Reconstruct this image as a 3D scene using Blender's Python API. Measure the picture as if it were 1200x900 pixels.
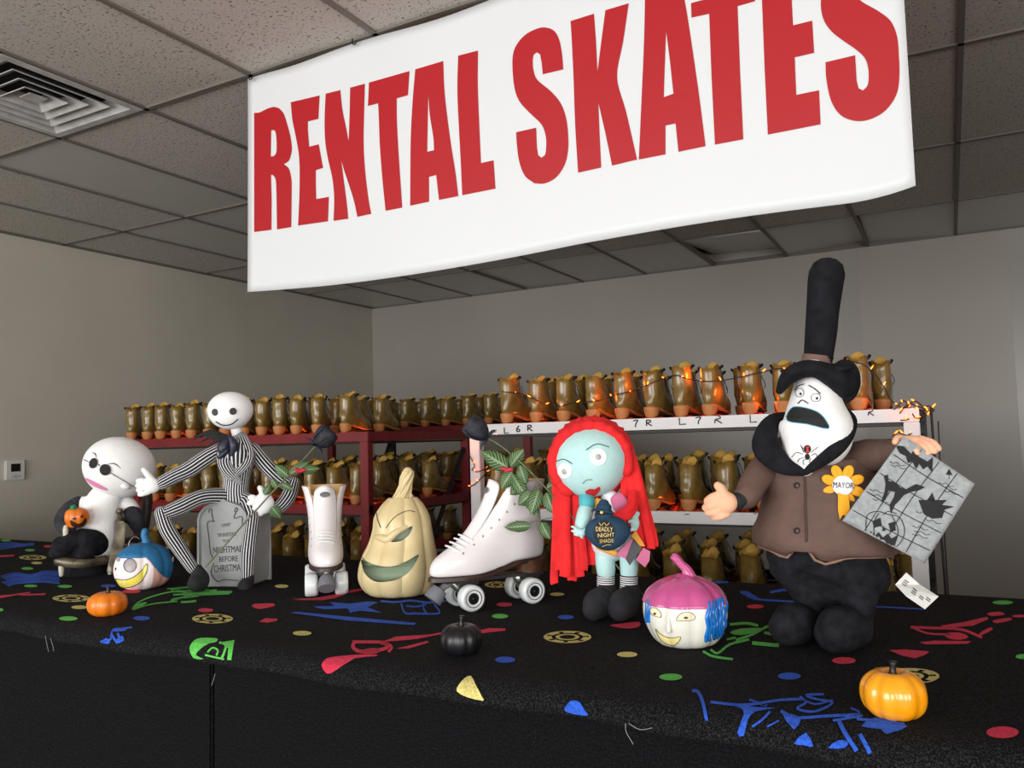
import bpy, bmesh, math, random
from mathutils import Vector, Matrix, noise
from mathutils.bvhtree import BVHTree
from mathutils.geometry import tessellate_polygon
PI = math.pi
random.seed(7)
SC = bpy.context.scene
C = SC.collection
for o in list(bpy.data.objects): bpy.data.objects.remove(o)

# ------------------------------------------------------------------ camera
FPX = 948.4                                   # focal length in pixels of a 1200 px wide frame
YAW, PIT, ROL = 0.493807, 0.0680775, -0.0274969
EYE = Vector((0, 0, 1.44))
CT = 1.07                                     # counter top height
FWD = Vector((-math.sin(YAW)*math.cos(PIT), math.cos(YAW)*math.cos(PIT), math.sin(PIT)))
_rt = Vector((math.cos(YAW), math.sin(YAW), 0)); _up = _rt.cross(FWD)
RT = _rt*math.cos(ROL) + _up*math.sin(ROL)
UP = -_rt*math.sin(ROL) + _up*math.cos(ROL)
cd = bpy.data.cameras.new('camera'); co = bpy.data.objects.new('camera', cd); C.objects.link(co)
cd.sensor_width = 36; cd.lens = FPX/1200*36; cd.clip_start = .02
co.matrix_world = Matrix(((RT.x, UP.x, -FWD.x, EYE.x), (RT.y, UP.y, -FWD.y, EYE.y), (RT.z, UP.z, -FWD.z, EYE.z), (0, 0, 0, 1)))
SC.camera = co

# ------------------------------------------------------------------ world, daylight from the shop front behind the viewer, plus an added side fill
w = bpy.data.worlds.new('world'); SC.world = w; w.use_nodes = True
w.node_tree.nodes['Background'].inputs[0].default_value = (.80, .88, 1, 1)
w.node_tree.nodes['Background'].inputs[1].default_value = .07
def area(name, loc, target, sx, sy, power, col):
    l = bpy.data.lights.new(name, 'AREA'); l.shape = 'RECTANGLE'; l.size = sx; l.size_y = sy; l.energy = power; l.color = col
    o = bpy.data.objects.new(name, l); C.objects.link(o); o.location = loc
    o.rotation_euler = (Vector(target)-Vector(loc)).to_track_quat('-Z', 'Y').to_euler()
    return o
area('window_light', (-2.5, -4.3, 1.5), (-1.6, 2.2, 1.3), 4.4, 2.3, 205, (1, .985, .96))
area('second_window_light', (1.9, -4.4, 1.6), (-.6, 2.5, 1.3), 1.9, 2.2, 92, (1, .985, .96))
area('added_side_fill', (3.8, -1.9, 1.6), (-5.5, 2.2, 1.3), 2.6, 1.8, 95, (1, .97, .92))  # added fill lamp that brightens the left wall, no window stands here
vs = SC.view_settings; SC.display_settings.display_device = 'sRGB'
vs.view_transform = 'Standard'; vs.look = 'None'; vs.gamma = 1; vs.use_curve_mapping = False
vs.exposure = 0.6

# ------------------------------------------------------------------ helpers
def ray(x, y): return FWD + RT*((x-600)/FPX) - UP*((y-450)/FPX)
def onY(x, y, Y): d = ray(x, y); return EYE + d*(Y/d.y)
def onX(x, y, X): d = ray(x, y); return EYE + d*(X/d.x)
def onZ(x, y, Z): d = ray(x, y); return EYE + d*((Z-EYE.z)/d.z)

class Frame:
    """local frame at a spot of the counter: x to the right, y away from the viewer, z up"""
    def __init__(s, px=None, py=None, O=None, z=CT):
        s.O = O if O is not None else onZ(px, py, z)
        s.a = Vector((s.O.x, s.O.y, 0)).normalized(); s.r = Vector((s.a.y, -s.a.x, 0))
        s.ang = math.atan2(s.r.y, s.r.x)
    def loc(s, P): d = P-s.O; return Vector((s.r.dot(d), s.a.dot(d), d.z))
    def p(s, x, y, d=0):
        R = ray(x, y); t = (s.a.dot(s.O)+d)/s.a.dot(R); return s.loc(EYE+R*t)
    def ray(s, x, y):
        R = ray(x, y); return s.loc(EYE), Vector((s.r.dot(R), s.a.dot(R), R.z)).normalized()
    @property
    def k(s): return s.O.copy().dot(FWD)*0 + (s.O-EYE).dot(FWD)/FPX

class WorldFrame:
    O = Vector((0, 0, 0)); ang = 0
    def ray(s, x, y): return EYE.copy(), ray(x, y).normalized()
WF = WorldFrame()

def hexc(r, g, b):
    f = lambda v: ((v/255+.055)/1.055)**2.4 if v > 10 else v/255/12.92
    return (f(r), f(g), f(b), 1)
_mats = {}
def mat(name, rgb, rough=.7, noise_amt=0, nscale=60, bump=0, bscale=200, metal=0, emit=None, coat=0, sheen=0, spec=.5, rgb2=None, subs=0):
    if name in _mats: return _mats[name]
    m = bpy.data.materials.new(name); m.use_nodes = True; nt = m.node_tree; b = nt.nodes['Principled BSDF']
    c = hexc(*rgb); b.inputs['Base Color'].default_value = c
    b.inputs['Roughness'].default_value = rough; b.inputs['Metallic'].default_value = metal
    b.inputs['Specular IOR Level'].default_value = spec
    b.inputs['Coat Weight'].default_value = coat; b.inputs['Coat Roughness'].default_value = .12
    b.inputs['Sheen Weight'].default_value = sheen
    if subs: b.inputs['Subsurface Weight'].default_value = subs; b.inputs['Subsurface Radius'].default_value = (.01, .005, .003)
    tc = nt.nodes.new('ShaderNodeTexCoord')
    if noise_amt or rgb2:
        n = nt.nodes.new('ShaderNodeTexNoise'); n.inputs['Scale'].default_value = nscale; n.inputs['Detail'].default_value = 6
        nt.links.new(tc.outputs['Object'], n.inputs['Vector'])
        mx = nt.nodes.new('ShaderNodeMix'); mx.data_type = 'RGBA'
        cr = nt.nodes.new('ShaderNodeMapRange'); cr.inputs[1].default_value = .35; cr.inputs[2].default_value = .65
        nt.links.new(n.outputs['Fac'], cr.inputs[0]); nt.links.new(cr.outputs[0], mx.inputs['Factor'])
        c2 = hexc(*rgb2) if rgb2 else tuple(v*(1-noise_amt) for v in c[:3])+(1,)
        mx.inputs['A'].default_value = c; mx.inputs['B'].default_value = c2
        nt.links.new(mx.outputs['Result'], b.inputs['Base Color'])
    if bump:
        n2 = nt.nodes.new('ShaderNodeTexNoise'); n2.inputs['Scale'].default_value = bscale; n2.inputs['Detail'].default_value = 4
        nt.links.new(tc.outputs['Object'], n2.inputs['Vector'])
        bp = nt.nodes.new('ShaderNodeBump'); bp.inputs['Strength'].default_value = min(bump, 1); bp.inputs['Distance'].default_value = .002
        nt.links.new(n2.outputs['Fac'], bp.inputs['Height']); nt.links.new(bp.outputs['Normal'], b.inputs['Normal'])
    if emit:
        b.inputs['Emission Color'].default_value = hexc(*emit[0]); b.inputs['Emission Strength'].default_value = emit[1]
    _mats[name] = m; return m

def cm(pts, k=5, closed=False):
    """Catmull-Rom smoothing of tuples or vectors"""
    pts = [Vector(p) for p in pts]; n = len(pts); out = []
    for i in range(n if closed else n-1):
        p0 = pts[(i-1) % n] if (closed or i > 0) else pts[0]*2-pts[1]
        p1 = pts[i]; p2 = pts[(i+1) % n]
        p3 = pts[(i+2) % n] if (closed or i+2 < n) else pts[-1]*2-pts[-2]
        for j in range(k):
            t = j/k
            out.append(.5*((2*p1)+(p2-p0)*t+(2*p0-5*p1+4*p2-p3)*t*t+(3*p1-p0-3*p2+p3)*t*t*t))
    if not closed: out.append(pts[-1].copy())
    return out

def loft(path, rad, n=14, k=4, ref=(0, 1, 0), caps=True, cap_flat=False):
    """closed tube along a smoothed path, rad = number or (side radius, ref radius) for each point"""
    rr = [Vector((r, r)) if not isinstance(r, (tuple, list)) else Vector(r) for r in (rad if isinstance(rad, list) else [rad]*len(path))]
    P = cm(path, k) if k > 1 else [Vector(p) for p in path]; Rr = cm(rr, k) if k > 1 else rr
    ref = Vector(ref); rings = []
    m = len(P); length = 0
    for i in range(m):
        T = (P[min(i+1, m-1)]-P[max(i-1, 0)]).normalized()
        N = ref-T*ref.dot(T)
        if N.length < 1e-3: N = Vector((.3, .2, 1))-T*Vector((.3, .2, 1)).dot(T)
        N.normalize(); B = T.cross(N)
        rings.append((P[i], T, N, B, max(Rr[i].x, 1e-4), max(Rr[i].y, 1e-4)))
    if caps and not cap_flat:
        p, T, N, B, a, b = rings[0]; s = min(a, b)
        pre = [(p-T*s*math.cos(t)*.9, T, N, B, a*math.sin(t), b*math.sin(t)) for t in (.12, .5, .95)]
        p, T, N, B, a, b = rings[-1]; s = min(a, b)
        post = [(p+T*s*math.cos(t)*.9, T, N, B, a*math.sin(t), b*math.sin(t)) for t in (.95, .5, .12)]
        rings = pre+rings+post
    V = []; F = []; UV = []; dist = 0; last = None
    for (p, T, N, B, a, b) in rings:
        if last is not None: dist += (p-last).length
        last = p
        for j in range(n+1):
            t = 2*PI*j/n; V.append(p+B*math.cos(t)*a+N*math.sin(t)*b); UV.append((j/n, dist))
    for i in range(len(rings)-1):
        for j in range(n):
            q = i*(n+1)+j; F.append((q, q+1, q+n+2, q+n+1))
    if caps:
        F.append(tuple(reversed(range(n)))); F.append(tuple((len(rings)-1)*(n+1)+j for j in range(n)))
    return V, F, UV

def lathe(prof, n=32, k=4, lobes=0, amp=0, sx=1, sy=1, c=(0, 0, 0), power=.6):
    P = cm(prof, k) if k > 1 else [Vector(p) for p in prof]; V = []; F = []; UV = []; c = Vector(c)
    for i, (r, z) in enumerate([(p[0], p[1]) for p in P]):
        for j in range(n+1):
            t = 2*PI*j/n; g = abs(math.sin(lobes*t/2)) if lobes else 1
            q = max(r, 0)*(1-amp*(1-g**power)); V.append(c+Vector((q*math.cos(t)*sx, q*math.sin(t)*sy, z))); UV.append((j/n, i/len(P)))
    for i in range(len(P)-1):
        for j in range(n):
            a = i*(n+1)+j; F.append((a, a+1, a+n+2, a+n+1))
    return V, F, UV

def ball(c, r, n=24, m=14, M=None, fn=None):
    V = []; F = []; UV = []; c = Vector(c); r = Vector(r) if not isinstance(r, (int, float)) else Vector((r, r, r))
    for i in range(m+1):
        ph = PI*i/m
        for j in range(n+1):
            t = 2*PI*j/n; d = Vector((math.sin(ph)*math.cos(t), math.sin(ph)*math.sin(t), -math.cos(ph)))
            v = Vector((d.x*r.x, d.y*r.y, d.z*r.z))
            if fn: v = fn(v, d)
            if M: v = M @ v
            V.append(c+v); UV.append((j/n, i/m))
    for i in range(m):
        for j in range(n):
            a = i*(n+1)+j; F.append((a, a+1, a+n+2, a+n+1))
    return V, F, UV

def box(x0, y0, z0, x1, y1, z1):
    V = [Vector(v) for v in ((x0, y0, z0), (x1, y0, z0), (x1, y1, z0), (x0, y1, z0), (x0, y0, z1), (x1, y0, z1), (x1, y1, z1), (x0, y1, z1))]
    return V, [(3, 2, 1, 0), (4, 5, 6, 7), (0, 1, 5, 4), (1, 2, 6, 5), (2, 3, 7, 6), (3, 0, 4, 7)], [(0, 0)]*8

def bar(p, q, w, h, up=(0, 0, 1)):
    p = Vector(p); q = Vector(q); T = (q-p).normalized(); U = Vector(up)-T*Vector(up).dot(T); U.normalize(); S = T.cross(U)
    V = [e+S*sx*w/2+U*sz*h/2 for e in (p, q) for sx, sz in ((-1, -1), (1, -1), (1, 1), (-1, 1))]
    return V, [(0, 1, 2, 3), (7, 6, 5, 4), (0, 4, 5, 1), (1, 5, 6, 2), (2, 6, 7, 3), (3, 7, 4, 0)], [(0, 0)]*8

def prism(poly, thick, fn):
    """poly: 2D outline; fn(u, v, t) gives the point, t in 0..thick"""
    n = len(poly); V = [Vector(fn(p[0], p[1], 0)) for p in poly]+[Vector(fn(p[0], p[1], thick)) for p in poly]
    tri = tessellate_polygon([[Vector((p[0], p[1], 0)) for p in poly]])
    F = [tuple(t) for t in tri]+[tuple(n+i for i in reversed(t)) for t in tri]
    F += [(i, (i+1) % n, n+(i+1) % n, n+i) for i in range(n)]
    return V, F, [(0, 0)]*(2*n)

def xf(s, M): return [M @ v for v in s[0]], s[1], s[2]

def merge(shapes):
    V = []; F = []; UV = []
    for s in shapes:
        o = len(V); V += s[0]; UV += s[2]; F += [tuple(i+o for i in f) for f in s[1]]
    return V, F, UV

def mesh(name, shapes, smooth=True, weld=True, bevel=0, sharp=None):
    V, F, UV = merge(shapes if isinstance(shapes, list) else [shapes])
    me = bpy.data.meshes.new(name); me.from_pydata([tuple(v) for v in V], [], F)
    uvl = me.uv_layers.new(name='UVMap')
    for l in me.loops: uvl.data[l.index].uv = UV[l.vertex_index]
    bm = bmesh.new(); bm.from_mesh(me)
    if weld: bmesh.ops.remove_doubles(bm, verts=bm.verts, dist=1e-5)
    if bevel:
        bmesh.ops.bevel(bm, geom=[e for e in bm.edges if len(e.link_faces) == 2 and e.calc_face_angle(0) > .6], offset=bevel, segments=2, affect='EDGES')
    bmesh.ops.recalc_face_normals(bm, faces=bm.faces)
    if sharp is not None:
        for e in bm.edges:
            if len(e.link_faces) == 2 and e.calc_face_angle(0) > sharp: e.smooth = False
    for f in bm.faces: f.smooth = smooth
    bm.to_mesh(me); bm.free(); me.update()
    return me

def obj(name, me, m=None, parent=None, **props):
    if not isinstance(me, bpy.types.Mesh): me = mesh(name, me)
    o = bpy.data.objects.new(name, me); C.objects.link(o)
    if m is not None: me.materials.clear(); me.materials.append(m)
    if parent is not None: o.parent = parent
    for k, v in props.items(): o[k] = v
    return o

def thing(name, label, cat, fr=None, loc=(0, 0, 0), rz=0, group=None):
    o = bpy.data.objects.new(name, None); C.objects.link(o); o.empty_display_size = .02
    o.location = fr.O if fr else loc; o.rotation_euler = (0, 0, fr.ang if fr else rz)
    o['label'] = label; o['category'] = cat
    if group: o['group'] = group
    return o
def tag(o, label, cat, group=None):
    o['label'] = label; o['category'] = cat
    if group: o['group'] = group
    return o

def modified(me, mods):
    o = bpy.data.objects.new('tmp', me); C.objects.link(o)
    for t, kw in mods:
        m = o.modifiers.new('m', t)
        for k, v in kw.items(): setattr(m, k, v)
    dg = bpy.context.evaluated_depsgraph_get(); dg.update()
    r = bpy.data.meshes.new_from_object(o.evaluated_get(dg)); bpy.data.objects.remove(o)
    return r

def fuse(name, shapes, voxel=.004, it=6):
    """one continuous skin around overlapping forms (stuffed figures, hands)"""
    me = mesh(name, shapes)
    r = modified(me, [('REMESH', dict(mode='VOXEL', voxel_size=voxel)), ('SMOOTH', dict(factor=.5, iterations=it))])
    for p in r.polygons: p.use_smooth = True
    return r

def bvh(*meshes):
    V = []; F = []
    for me in meshes:
        if isinstance(me, tuple): v, f = me[0], me[1]
        else:
            if not isinstance(me, bpy.types.Mesh): me = me.data
            v = [x.co.copy() for x in me.vertices]; f = [tuple(p.vertices) for p in me.polygons]
        o = len(V); V += v; F += [tuple(i+o for i in q) for q in f]
    return BVHTree.FromPolygons(V, F)

def tris2d(outlines, h):
    """triangulate (with holes) and refine until edges are shorter than h"""
    pts = [Vector((p[0], p[1], 0)) for o in outlines for p in o]
    T = [tuple(t) for t in tessellate_polygon([[Vector((p[0], p[1], 0)) for p in o] for o in outlines])]
    for _ in range(7):
        cache = {}; long_ = lambda a, b: (pts[a]-pts[b]).length > h
        if not any(long_(a, b) or long_(b, c) or long_(c, a) for a, b, c in T): break
        def mid(a, b):
            k = (min(a, b), max(a, b))
            if k not in cache: pts.append((pts[a]+pts[b])/2); cache[k] = len(pts)-1
            return cache[k]
        N = []
        for a, b, c in T:
            L = [long_(a, b), long_(b, c), long_(c, a)]
            if not any(L): N.append((a, b, c)); continue
            s = sum(L)
            if s == 3:
                x, y, z = mid(a, b), mid(b, c), mid(c, a); N += [(a, x, z), (x, b, y), (z, y, c), (x, y, z)]
            else:
                q = (a, b, c)
                for _k in range(3):
                    if L[0] and not L[2]: break
                    q = q[1:]+q[:1]; L = L[1:]+L[:1]
                a, b, c = q
                if s == 1: x = mid(a, b); N += [(a, x, c), (x, b, c)]
                else: x, y = mid(a, b), mid(b, c); N += [(a, x, c), (x, b, y), (x, y, c)]
        T = N
    return pts, T

def stroke(pts, w, k=4, taper=False):
    P = cm([Vector((p[0], p[1])) for p in pts], k) if len(pts) > 2 else [Vector((p[0], p[1])) for p in pts]
    L = []; R = []; m = len(P)
    for i, p in enumerate(P):
        T = (P[min(i+1, m-1)]-P[max(i-1, 0)]).normalized(); N = Vector((-T.y, T.x)); ww = w/2
        if taper: ww *= .15+.85*math.sin(PI*min(max(i/(m-1), .0), 1))
        L.append(p+N*ww); R.append(p-N*ww)
    return L+R[::-1]
def oval(cx, cy, rx, ry, n=20, rot=0):
    c, s = math.cos(rot), math.sin(rot)
    return [(cx+rx*math.cos(t)*c-ry*math.sin(t)*s, cy+rx*math.cos(t)*s+ry*math.sin(t)*c) for t in (2*PI*i/n for i in range(n))]
def blob(pts, k=4): return [tuple(p) for p in cm(pts, k, True)]

def decal(name, tree, fr, polys, m, parent, off=.0008, h=4, **props):
    """flat print lying on a surface: each outline is carried onto the surface and lifted a hair"""
    V = []; F = []
    for poly in polys:
        outs = poly if isinstance(poly[0][0], (tuple, list, Vector)) else [poly]
        pts, T = tris2d(outs, h); ids = []
        for p in pts:
            o, d = fr.ray(p.x, p.y); hit, nrm, idx, dist = tree.ray_cast(o, d)
            if hit is None: ids.append(None); continue
            if nrm.dot(d) > 0: nrm = -nrm
            V.append(hit+nrm*off-d*off*.5); ids.append(len(V)-1)
        for a, b, c in T:
            if None not in (ids[a], ids[b], ids[c]): F.append((ids[a], ids[b], ids[c]))
    me = bpy.data.meshes.new(name); me.from_pydata([tuple(v) for v in V], [], F); me.update()
    for p in me.polygons: p.use_smooth = True
    return obj(name, me, m, parent, **props)

def decals(name, tree, fr, polys, m, parent, **kw):
    for p in polys: decal(name, tree, fr, [p], m, parent, **kw)

def textpolys(s, x0, y0, x1, y1, h, skew=0):
    """outlines of a word between (x0,y0) and (x1,y1) (baseline), cap height h, in picture units"""
    cu = bpy.data.curves.new('t', 'FONT'); cu.body = s; cu.size = 1; cu.resolution_u = 2
    o = bpy.data.objects.new('t', cu); C.objects.link(o)
    dg = bpy.context.evaluated_depsgraph_get(); dg.update(); me = bpy.data.meshes.new_from_object(o.evaluated_get(dg))
    bpy.data.objects.remove(o)
    xs = [v.co.x for v in me.vertices]; a = min(xs); b = max(xs)-a; hh = max(v.co.y for v in me.vertices)
    res = []
    d = Vector((x1-x0, y1-y0)); u = d.normalized(); n = Vector((u.y, -u.x))
    for p in me.polygons:
        res.append([tuple(Vector((x0, y0))+d*((me.vertices[i].co.x-a)/b)+n*(me.vertices[i].co.y/hh*h)) for i in p.vertices])
    bpy.data.meshes.remove(me); return res

# ------------------------------------------------------------------ materials
def stripes_mat(name, n, fill=.42, dark=(26, 26, 33), light=(222, 222, 226)):
    m = bpy.data.materials.new(name); m.use_nodes = True; nt = m.node_tree; b = nt.nodes['Principled BSDF']
    uv = nt.nodes.new('ShaderNodeUVMap'); sp = nt.nodes.new('ShaderNodeSeparateXYZ'); nt.links.new(uv.outputs[0], sp.inputs[0])
    mu = nt.nodes.new('ShaderNodeMath'); mu.operation = 'MULTIPLY'; mu.inputs[1].default_value = n; nt.links.new(sp.outputs[0], mu.inputs[0])
    fr = nt.nodes.new('ShaderNodeMath'); fr.operation = 'FRACT'; nt.links.new(mu.outputs[0], fr.inputs[0])
    lt = nt.nodes.new('ShaderNodeMath'); lt.operation = 'LESS_THAN'; lt.inputs[1].default_value = fill; nt.links.new(fr.outputs[0], lt.inputs[0])
    mx = nt.nodes.new('ShaderNodeMix'); mx.data_type = 'RGBA'; mx.inputs['A'].default_value = hexc(*dark); mx.inputs['B'].default_value = hexc(*light)
    nt.links.new(lt.outputs[0], mx.inputs['Factor']); nt.links.new(mx.outputs['Result'], b.inputs['Base Color']); b.inputs['Roughness'].default_value = .85
    return m
def carpet_mat(name, base, fleck, scale, ribs=0):
    m = bpy.data.materials.new(name); m.use_nodes = True; nt = m.node_tree; b = nt.nodes['Principled BSDF']
    tc = nt.nodes.new('ShaderNodeTexCoord'); n = nt.nodes.new('ShaderNodeTexNoise'); n.inputs['Scale'].default_value = scale; n.inputs['Detail'].default_value = 3
    nt.links.new(tc.outputs['Object'], n.inputs['Vector'])
    cr = nt.nodes.new('ShaderNodeMapRange'); cr.inputs[1].default_value = .45; cr.inputs[2].default_value = .75
    nt.links.new(n.outputs['Fac'], cr.inputs[0]); mx = nt.nodes.new('ShaderNodeMix'); mx.data_type = 'RGBA'
    mx.inputs['A'].default_value = hexc(*base); mx.inputs['B'].default_value = hexc(*fleck); nt.links.new(cr.outputs[0], mx.inputs['Factor'])
    nt.links.new(mx.outputs['Result'], b.inputs['Base Color']); b.inputs['Roughness'].default_value = .95; b.inputs['Specular IOR Level'].default_value = .15
    h = n.outputs['Fac']
    if ribs:
        wv = nt.nodes.new('ShaderNodeTexWave'); wv.bands_direction = 'Z'; wv.inputs['Scale'].default_value = ribs; wv.inputs['Distortion'].default_value = 1.5
        wv.inputs['Detail'].default_value = 2; nt.links.new(tc.outputs['Object'], wv.inputs['Vector'])
        ad = nt.nodes.new('ShaderNodeMath'); nt.links.new(wv.outputs['Fac'], ad.inputs[0]); nt.links.new(h, ad.inputs[1]); h = ad.outputs[0]
    bp = nt.nodes.new('ShaderNodeBump'); bp.inputs['Strength'].default_value = .9; bp.inputs['Distance'].default_value = .003
    nt.links.new(h, bp.inputs['Height']); nt.links.new(bp.outputs['Normal'], b.inputs['Normal'])
    return m
def tile_mat():
    m = bpy.data.materials.new('speckled_tile'); m.use_nodes = True; nt = m.node_tree; b = nt.nodes['Principled BSDF']
    tc = nt.nodes.new('ShaderNodeTexCoord'); geo = nt.nodes.new('ShaderNodeNewGeometry')
    n = nt.nodes.new('ShaderNodeTexNoise'); n.inputs['Scale'].default_value = 95; n.inputs['Detail'].default_value = 2.5; n.inputs['Roughness'].default_value = .6
    nt.links.new(geo.outputs['Position'], n.inputs['Vector'])
    cr = nt.nodes.new('ShaderNodeValToRGB'); e = cr.color_ramp.elements
    e[0].position = .33; e[0].color = hexc(96, 90, 82); e[1].position = .42; e[1].color = hexc(208, 202, 194)
    nt.links.new(n.outputs['Fac'], cr.inputs[0])
    oi = nt.nodes.new('ShaderNodeObjectInfo'); mr = nt.nodes.new('ShaderNodeMapRange'); mr.inputs[3].default_value = .9; mr.inputs[4].default_value = 1.04
    nt.links.new(oi.outputs['Random'], mr.inputs[0])
    mx = nt.nodes.new('ShaderNodeVectorMath'); mx.operation = 'SCALE'; nt.links.new(cr.outputs[0], mx.inputs[0]); nt.links.new(mr.outputs[0], mx.inputs['Scale'])
    nt.links.new(mx.outputs[0], b.inputs['Base Color']); b.inputs['Roughness'].default_value = .95
    bp = nt.nodes.new('ShaderNodeBump'); bp.inputs['Strength'].default_value = .5; bp.inputs['Distance'].default_value = .002
    nt.links.new(n.outputs['Fac'], bp.inputs['Height']); nt.links.new(bp.outputs['Normal'], b.inputs['Normal'])
    return m
def leaf_mat():
    m = bpy.data.materials.new('leaf_green'); m.use_nodes = True; nt = m.node_tree; b = nt.nodes['Principled BSDF']
    uv = nt.nodes.new('ShaderNodeUVMap'); sp = nt.nodes.new('ShaderNodeSeparateXYZ'); nt.links.new(uv.outputs[0], sp.inputs[0])
    ab = nt.nodes.new('ShaderNodeMath'); ab.operation = 'ABSOLUTE'; nt.links.new(sp.outputs[0], ab.inputs[0])
    # side veins: v - 0.45*|u|
    mu = nt.nodes.new('ShaderNodeMath'); mu.operation = 'MULTIPLY_ADD'; mu.inputs[1].default_value = -.3; nt.links.new(ab.outputs[0], mu.inputs[0]); nt.links.new(sp.outputs[1], mu.inputs[2])
    ms = nt.nodes.new('ShaderNodeMath'); ms.operation = 'MULTIPLY'; ms.inputs[1].default_value = 8; nt.links.new(mu.outputs[0], ms.inputs[0])
    fr = nt.nodes.new('ShaderNodeMath'); fr.operation = 'FRACT'; nt.links.new(ms.outputs[0], fr.inputs[0])
    l1 = nt.nodes.new('ShaderNodeMath'); l1.operation = 'LESS_THAN'; l1.inputs[1].default_value = .28; nt.links.new(fr.outputs[0], l1.inputs[0])
    l2 = nt.nodes.new('ShaderNodeMath'); l2.operation = 'LESS_THAN'; l2.inputs[1].default_value = .12; nt.links.new(ab.outputs[0], l2.inputs[0])
    mxx = nt.nodes.new('ShaderNodeMath'); mxx.operation = 'MAXIMUM'; nt.links.new(l1.outputs[0], mxx.inputs[0]); nt.links.new(l2.outputs[0], mxx.inputs[1])
    mx = nt.nodes.new('ShaderNodeMix'); mx.data_type = 'RGBA'; mx.inputs['A'].default_value = hexc(44, 72, 36); mx.inputs['B'].default_value = hexc(116, 142, 96)
    nt.links.new(mxx.outputs[0], mx.inputs['Factor']); nt.links.new(mx.outputs['Result'], b.inputs['Base Color']); b.inputs['Roughness'].default_value = .5
    return m
M_TILE = tile_mat(); M_LEAF = leaf_mat()
M_SUIT = stripes_mat('pinstripe', 16, .31); M_JACKET = stripes_mat('pinstripe_jacket', 32, .36)
M_SOCK = None
M_CARPET = carpet_mat('black_pile', (7, 7, 9), (50, 50, 54), 420)
M_PANEL = carpet_mat('black_ribbed', (9, 9, 11), (30, 30, 36), 300, 60)
M_WHITEF = mat('white_plush', (238, 238, 238), .9, bump=.35, bscale=260, noise_amt=.05, nscale=40)
M_BLACKF = mat('black_plush', (16, 16, 20), .95, rgb2=(31, 32, 38), nscale=55, bump=.6, bscale=300, spec=.2)
M_SKIN = mat('peach_plush', (233, 178, 146), .9, bump=.3, bscale=240)
M_PALE = mat('pale_blue_plush', (186, 224, 224), .9, bump=.3, bscale=240, noise_amt=.1, nscale=25)
M_BROWN = mat('brown_velvet', (100, 76, 68), .75, rgb2=(80, 60, 52), nscale=16, bump=.3, bscale=90)
M_INK = mat('black_print', (22, 22, 24), .8)
M_GREYINK = mat('dark_grey_print', (52, 52, 56), .8)
M_WOOD = mat('pewter', (122, 112, 92), .38, rgb2=(62, 56, 46), nscale=30, metal=.5, bump=.3, bscale=60)

# ------------------------------------------------------------------ room
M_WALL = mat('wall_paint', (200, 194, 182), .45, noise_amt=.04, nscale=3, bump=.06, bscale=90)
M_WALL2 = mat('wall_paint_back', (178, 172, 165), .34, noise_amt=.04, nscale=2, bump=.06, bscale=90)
ZC = 2.91
def struct(name, shapes, m, smooth=False, **kw):
    o = obj(name, mesh(name, shapes, smooth=smooth), m); o['kind'] = 'structure'; return o
struct('floor', [box(-5.6, -7, -.08, 4.12, 7.15, 0)], mat('floor_vinyl', (88, 84, 80), .5, noise_amt=.2, nscale=6))
struct('wall_left', [box(-5.62, -7, 0, -5.5, 7.15, ZC+.4)], M_WALL)
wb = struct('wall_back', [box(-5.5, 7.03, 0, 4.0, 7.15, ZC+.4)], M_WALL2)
struct('wall_right', [box(4.0, -7, 0, 4.12, 7.15, ZC+.4)], M_WALL)
# glossy paint roller lanes on the back wall
for x0, x1 in ((-.72, -.58), (.45, .62), (.78, .84), (1.15, 1.2)):
    p = obj('paint_lane', mesh('lane', [box(x0, 7.0285, 0, x1, 7.03, ZC)], smooth=False), mat('wall_lane', (176, 172, 168), .25), wb)
ceil = struct('ceiling', [box(-5.6, -7, ZC+.22, 4.12, 7.15, ZC+.26)], mat('plenum', (24, 22, 20), .9))
LX = [-5.5]+[-2.36+.62*k for k in range(-5, 11)]
LY = [2.27+1.225*j for j in range(-4, 4)]+[7.03]
M_BAR = mat('ceiling_bar', (116, 110, 102), .6)
M_FLAT = mat('smooth_panel', (196, 194, 190), .35, noise_amt=.03, nscale=5)
for x in LX: obj('ceiling_bar', mesh('cbar', [box(x-.011, LY[0], ZC-.004, x+.011, 7.03, ZC+.028)], False), M_BAR, ceil)
for y in LY: obj('ceiling_bar', mesh('cbar', [box(-5.5, y-.011, ZC-.004, LX[-1], y+.011, ZC+.028)], False), M_BAR, ceil)
tile_cache = {}
def tile(x0, x1, y0, y1, smoothp=False, rot=None):
    key = (round(x1-x0, 3), round(y1-y0, 3), smoothp)
    if key not in tile_cache:
        a, b = (x1-x0)/2-.009, (y1-y0)/2-.009
        me = mesh('tile', [box(-a, -b, 0, a, b, .016)], False, bevel=.002); me.materials.append(M_FLAT if smoothp else M_TILE); tile_cache[key] = me
    o = bpy.data.objects.new('ceiling_tile', tile_cache[key]); C.objects.link(o); o.parent = ceil
    o.location = ((x0+x1)/2, (y0+y1)/2, ZC+.004)
    if rot: o.rotation_euler = rot[:3]; o.location.z += rot[3]
sag = {(7, 7): (.09, .03, 0, .035), (8, 7): (.0, -.05, 0, .02), (9, 7): (-.03, .05, 0, .025), (4, 7): (0, .015, 0, .006)}
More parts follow.
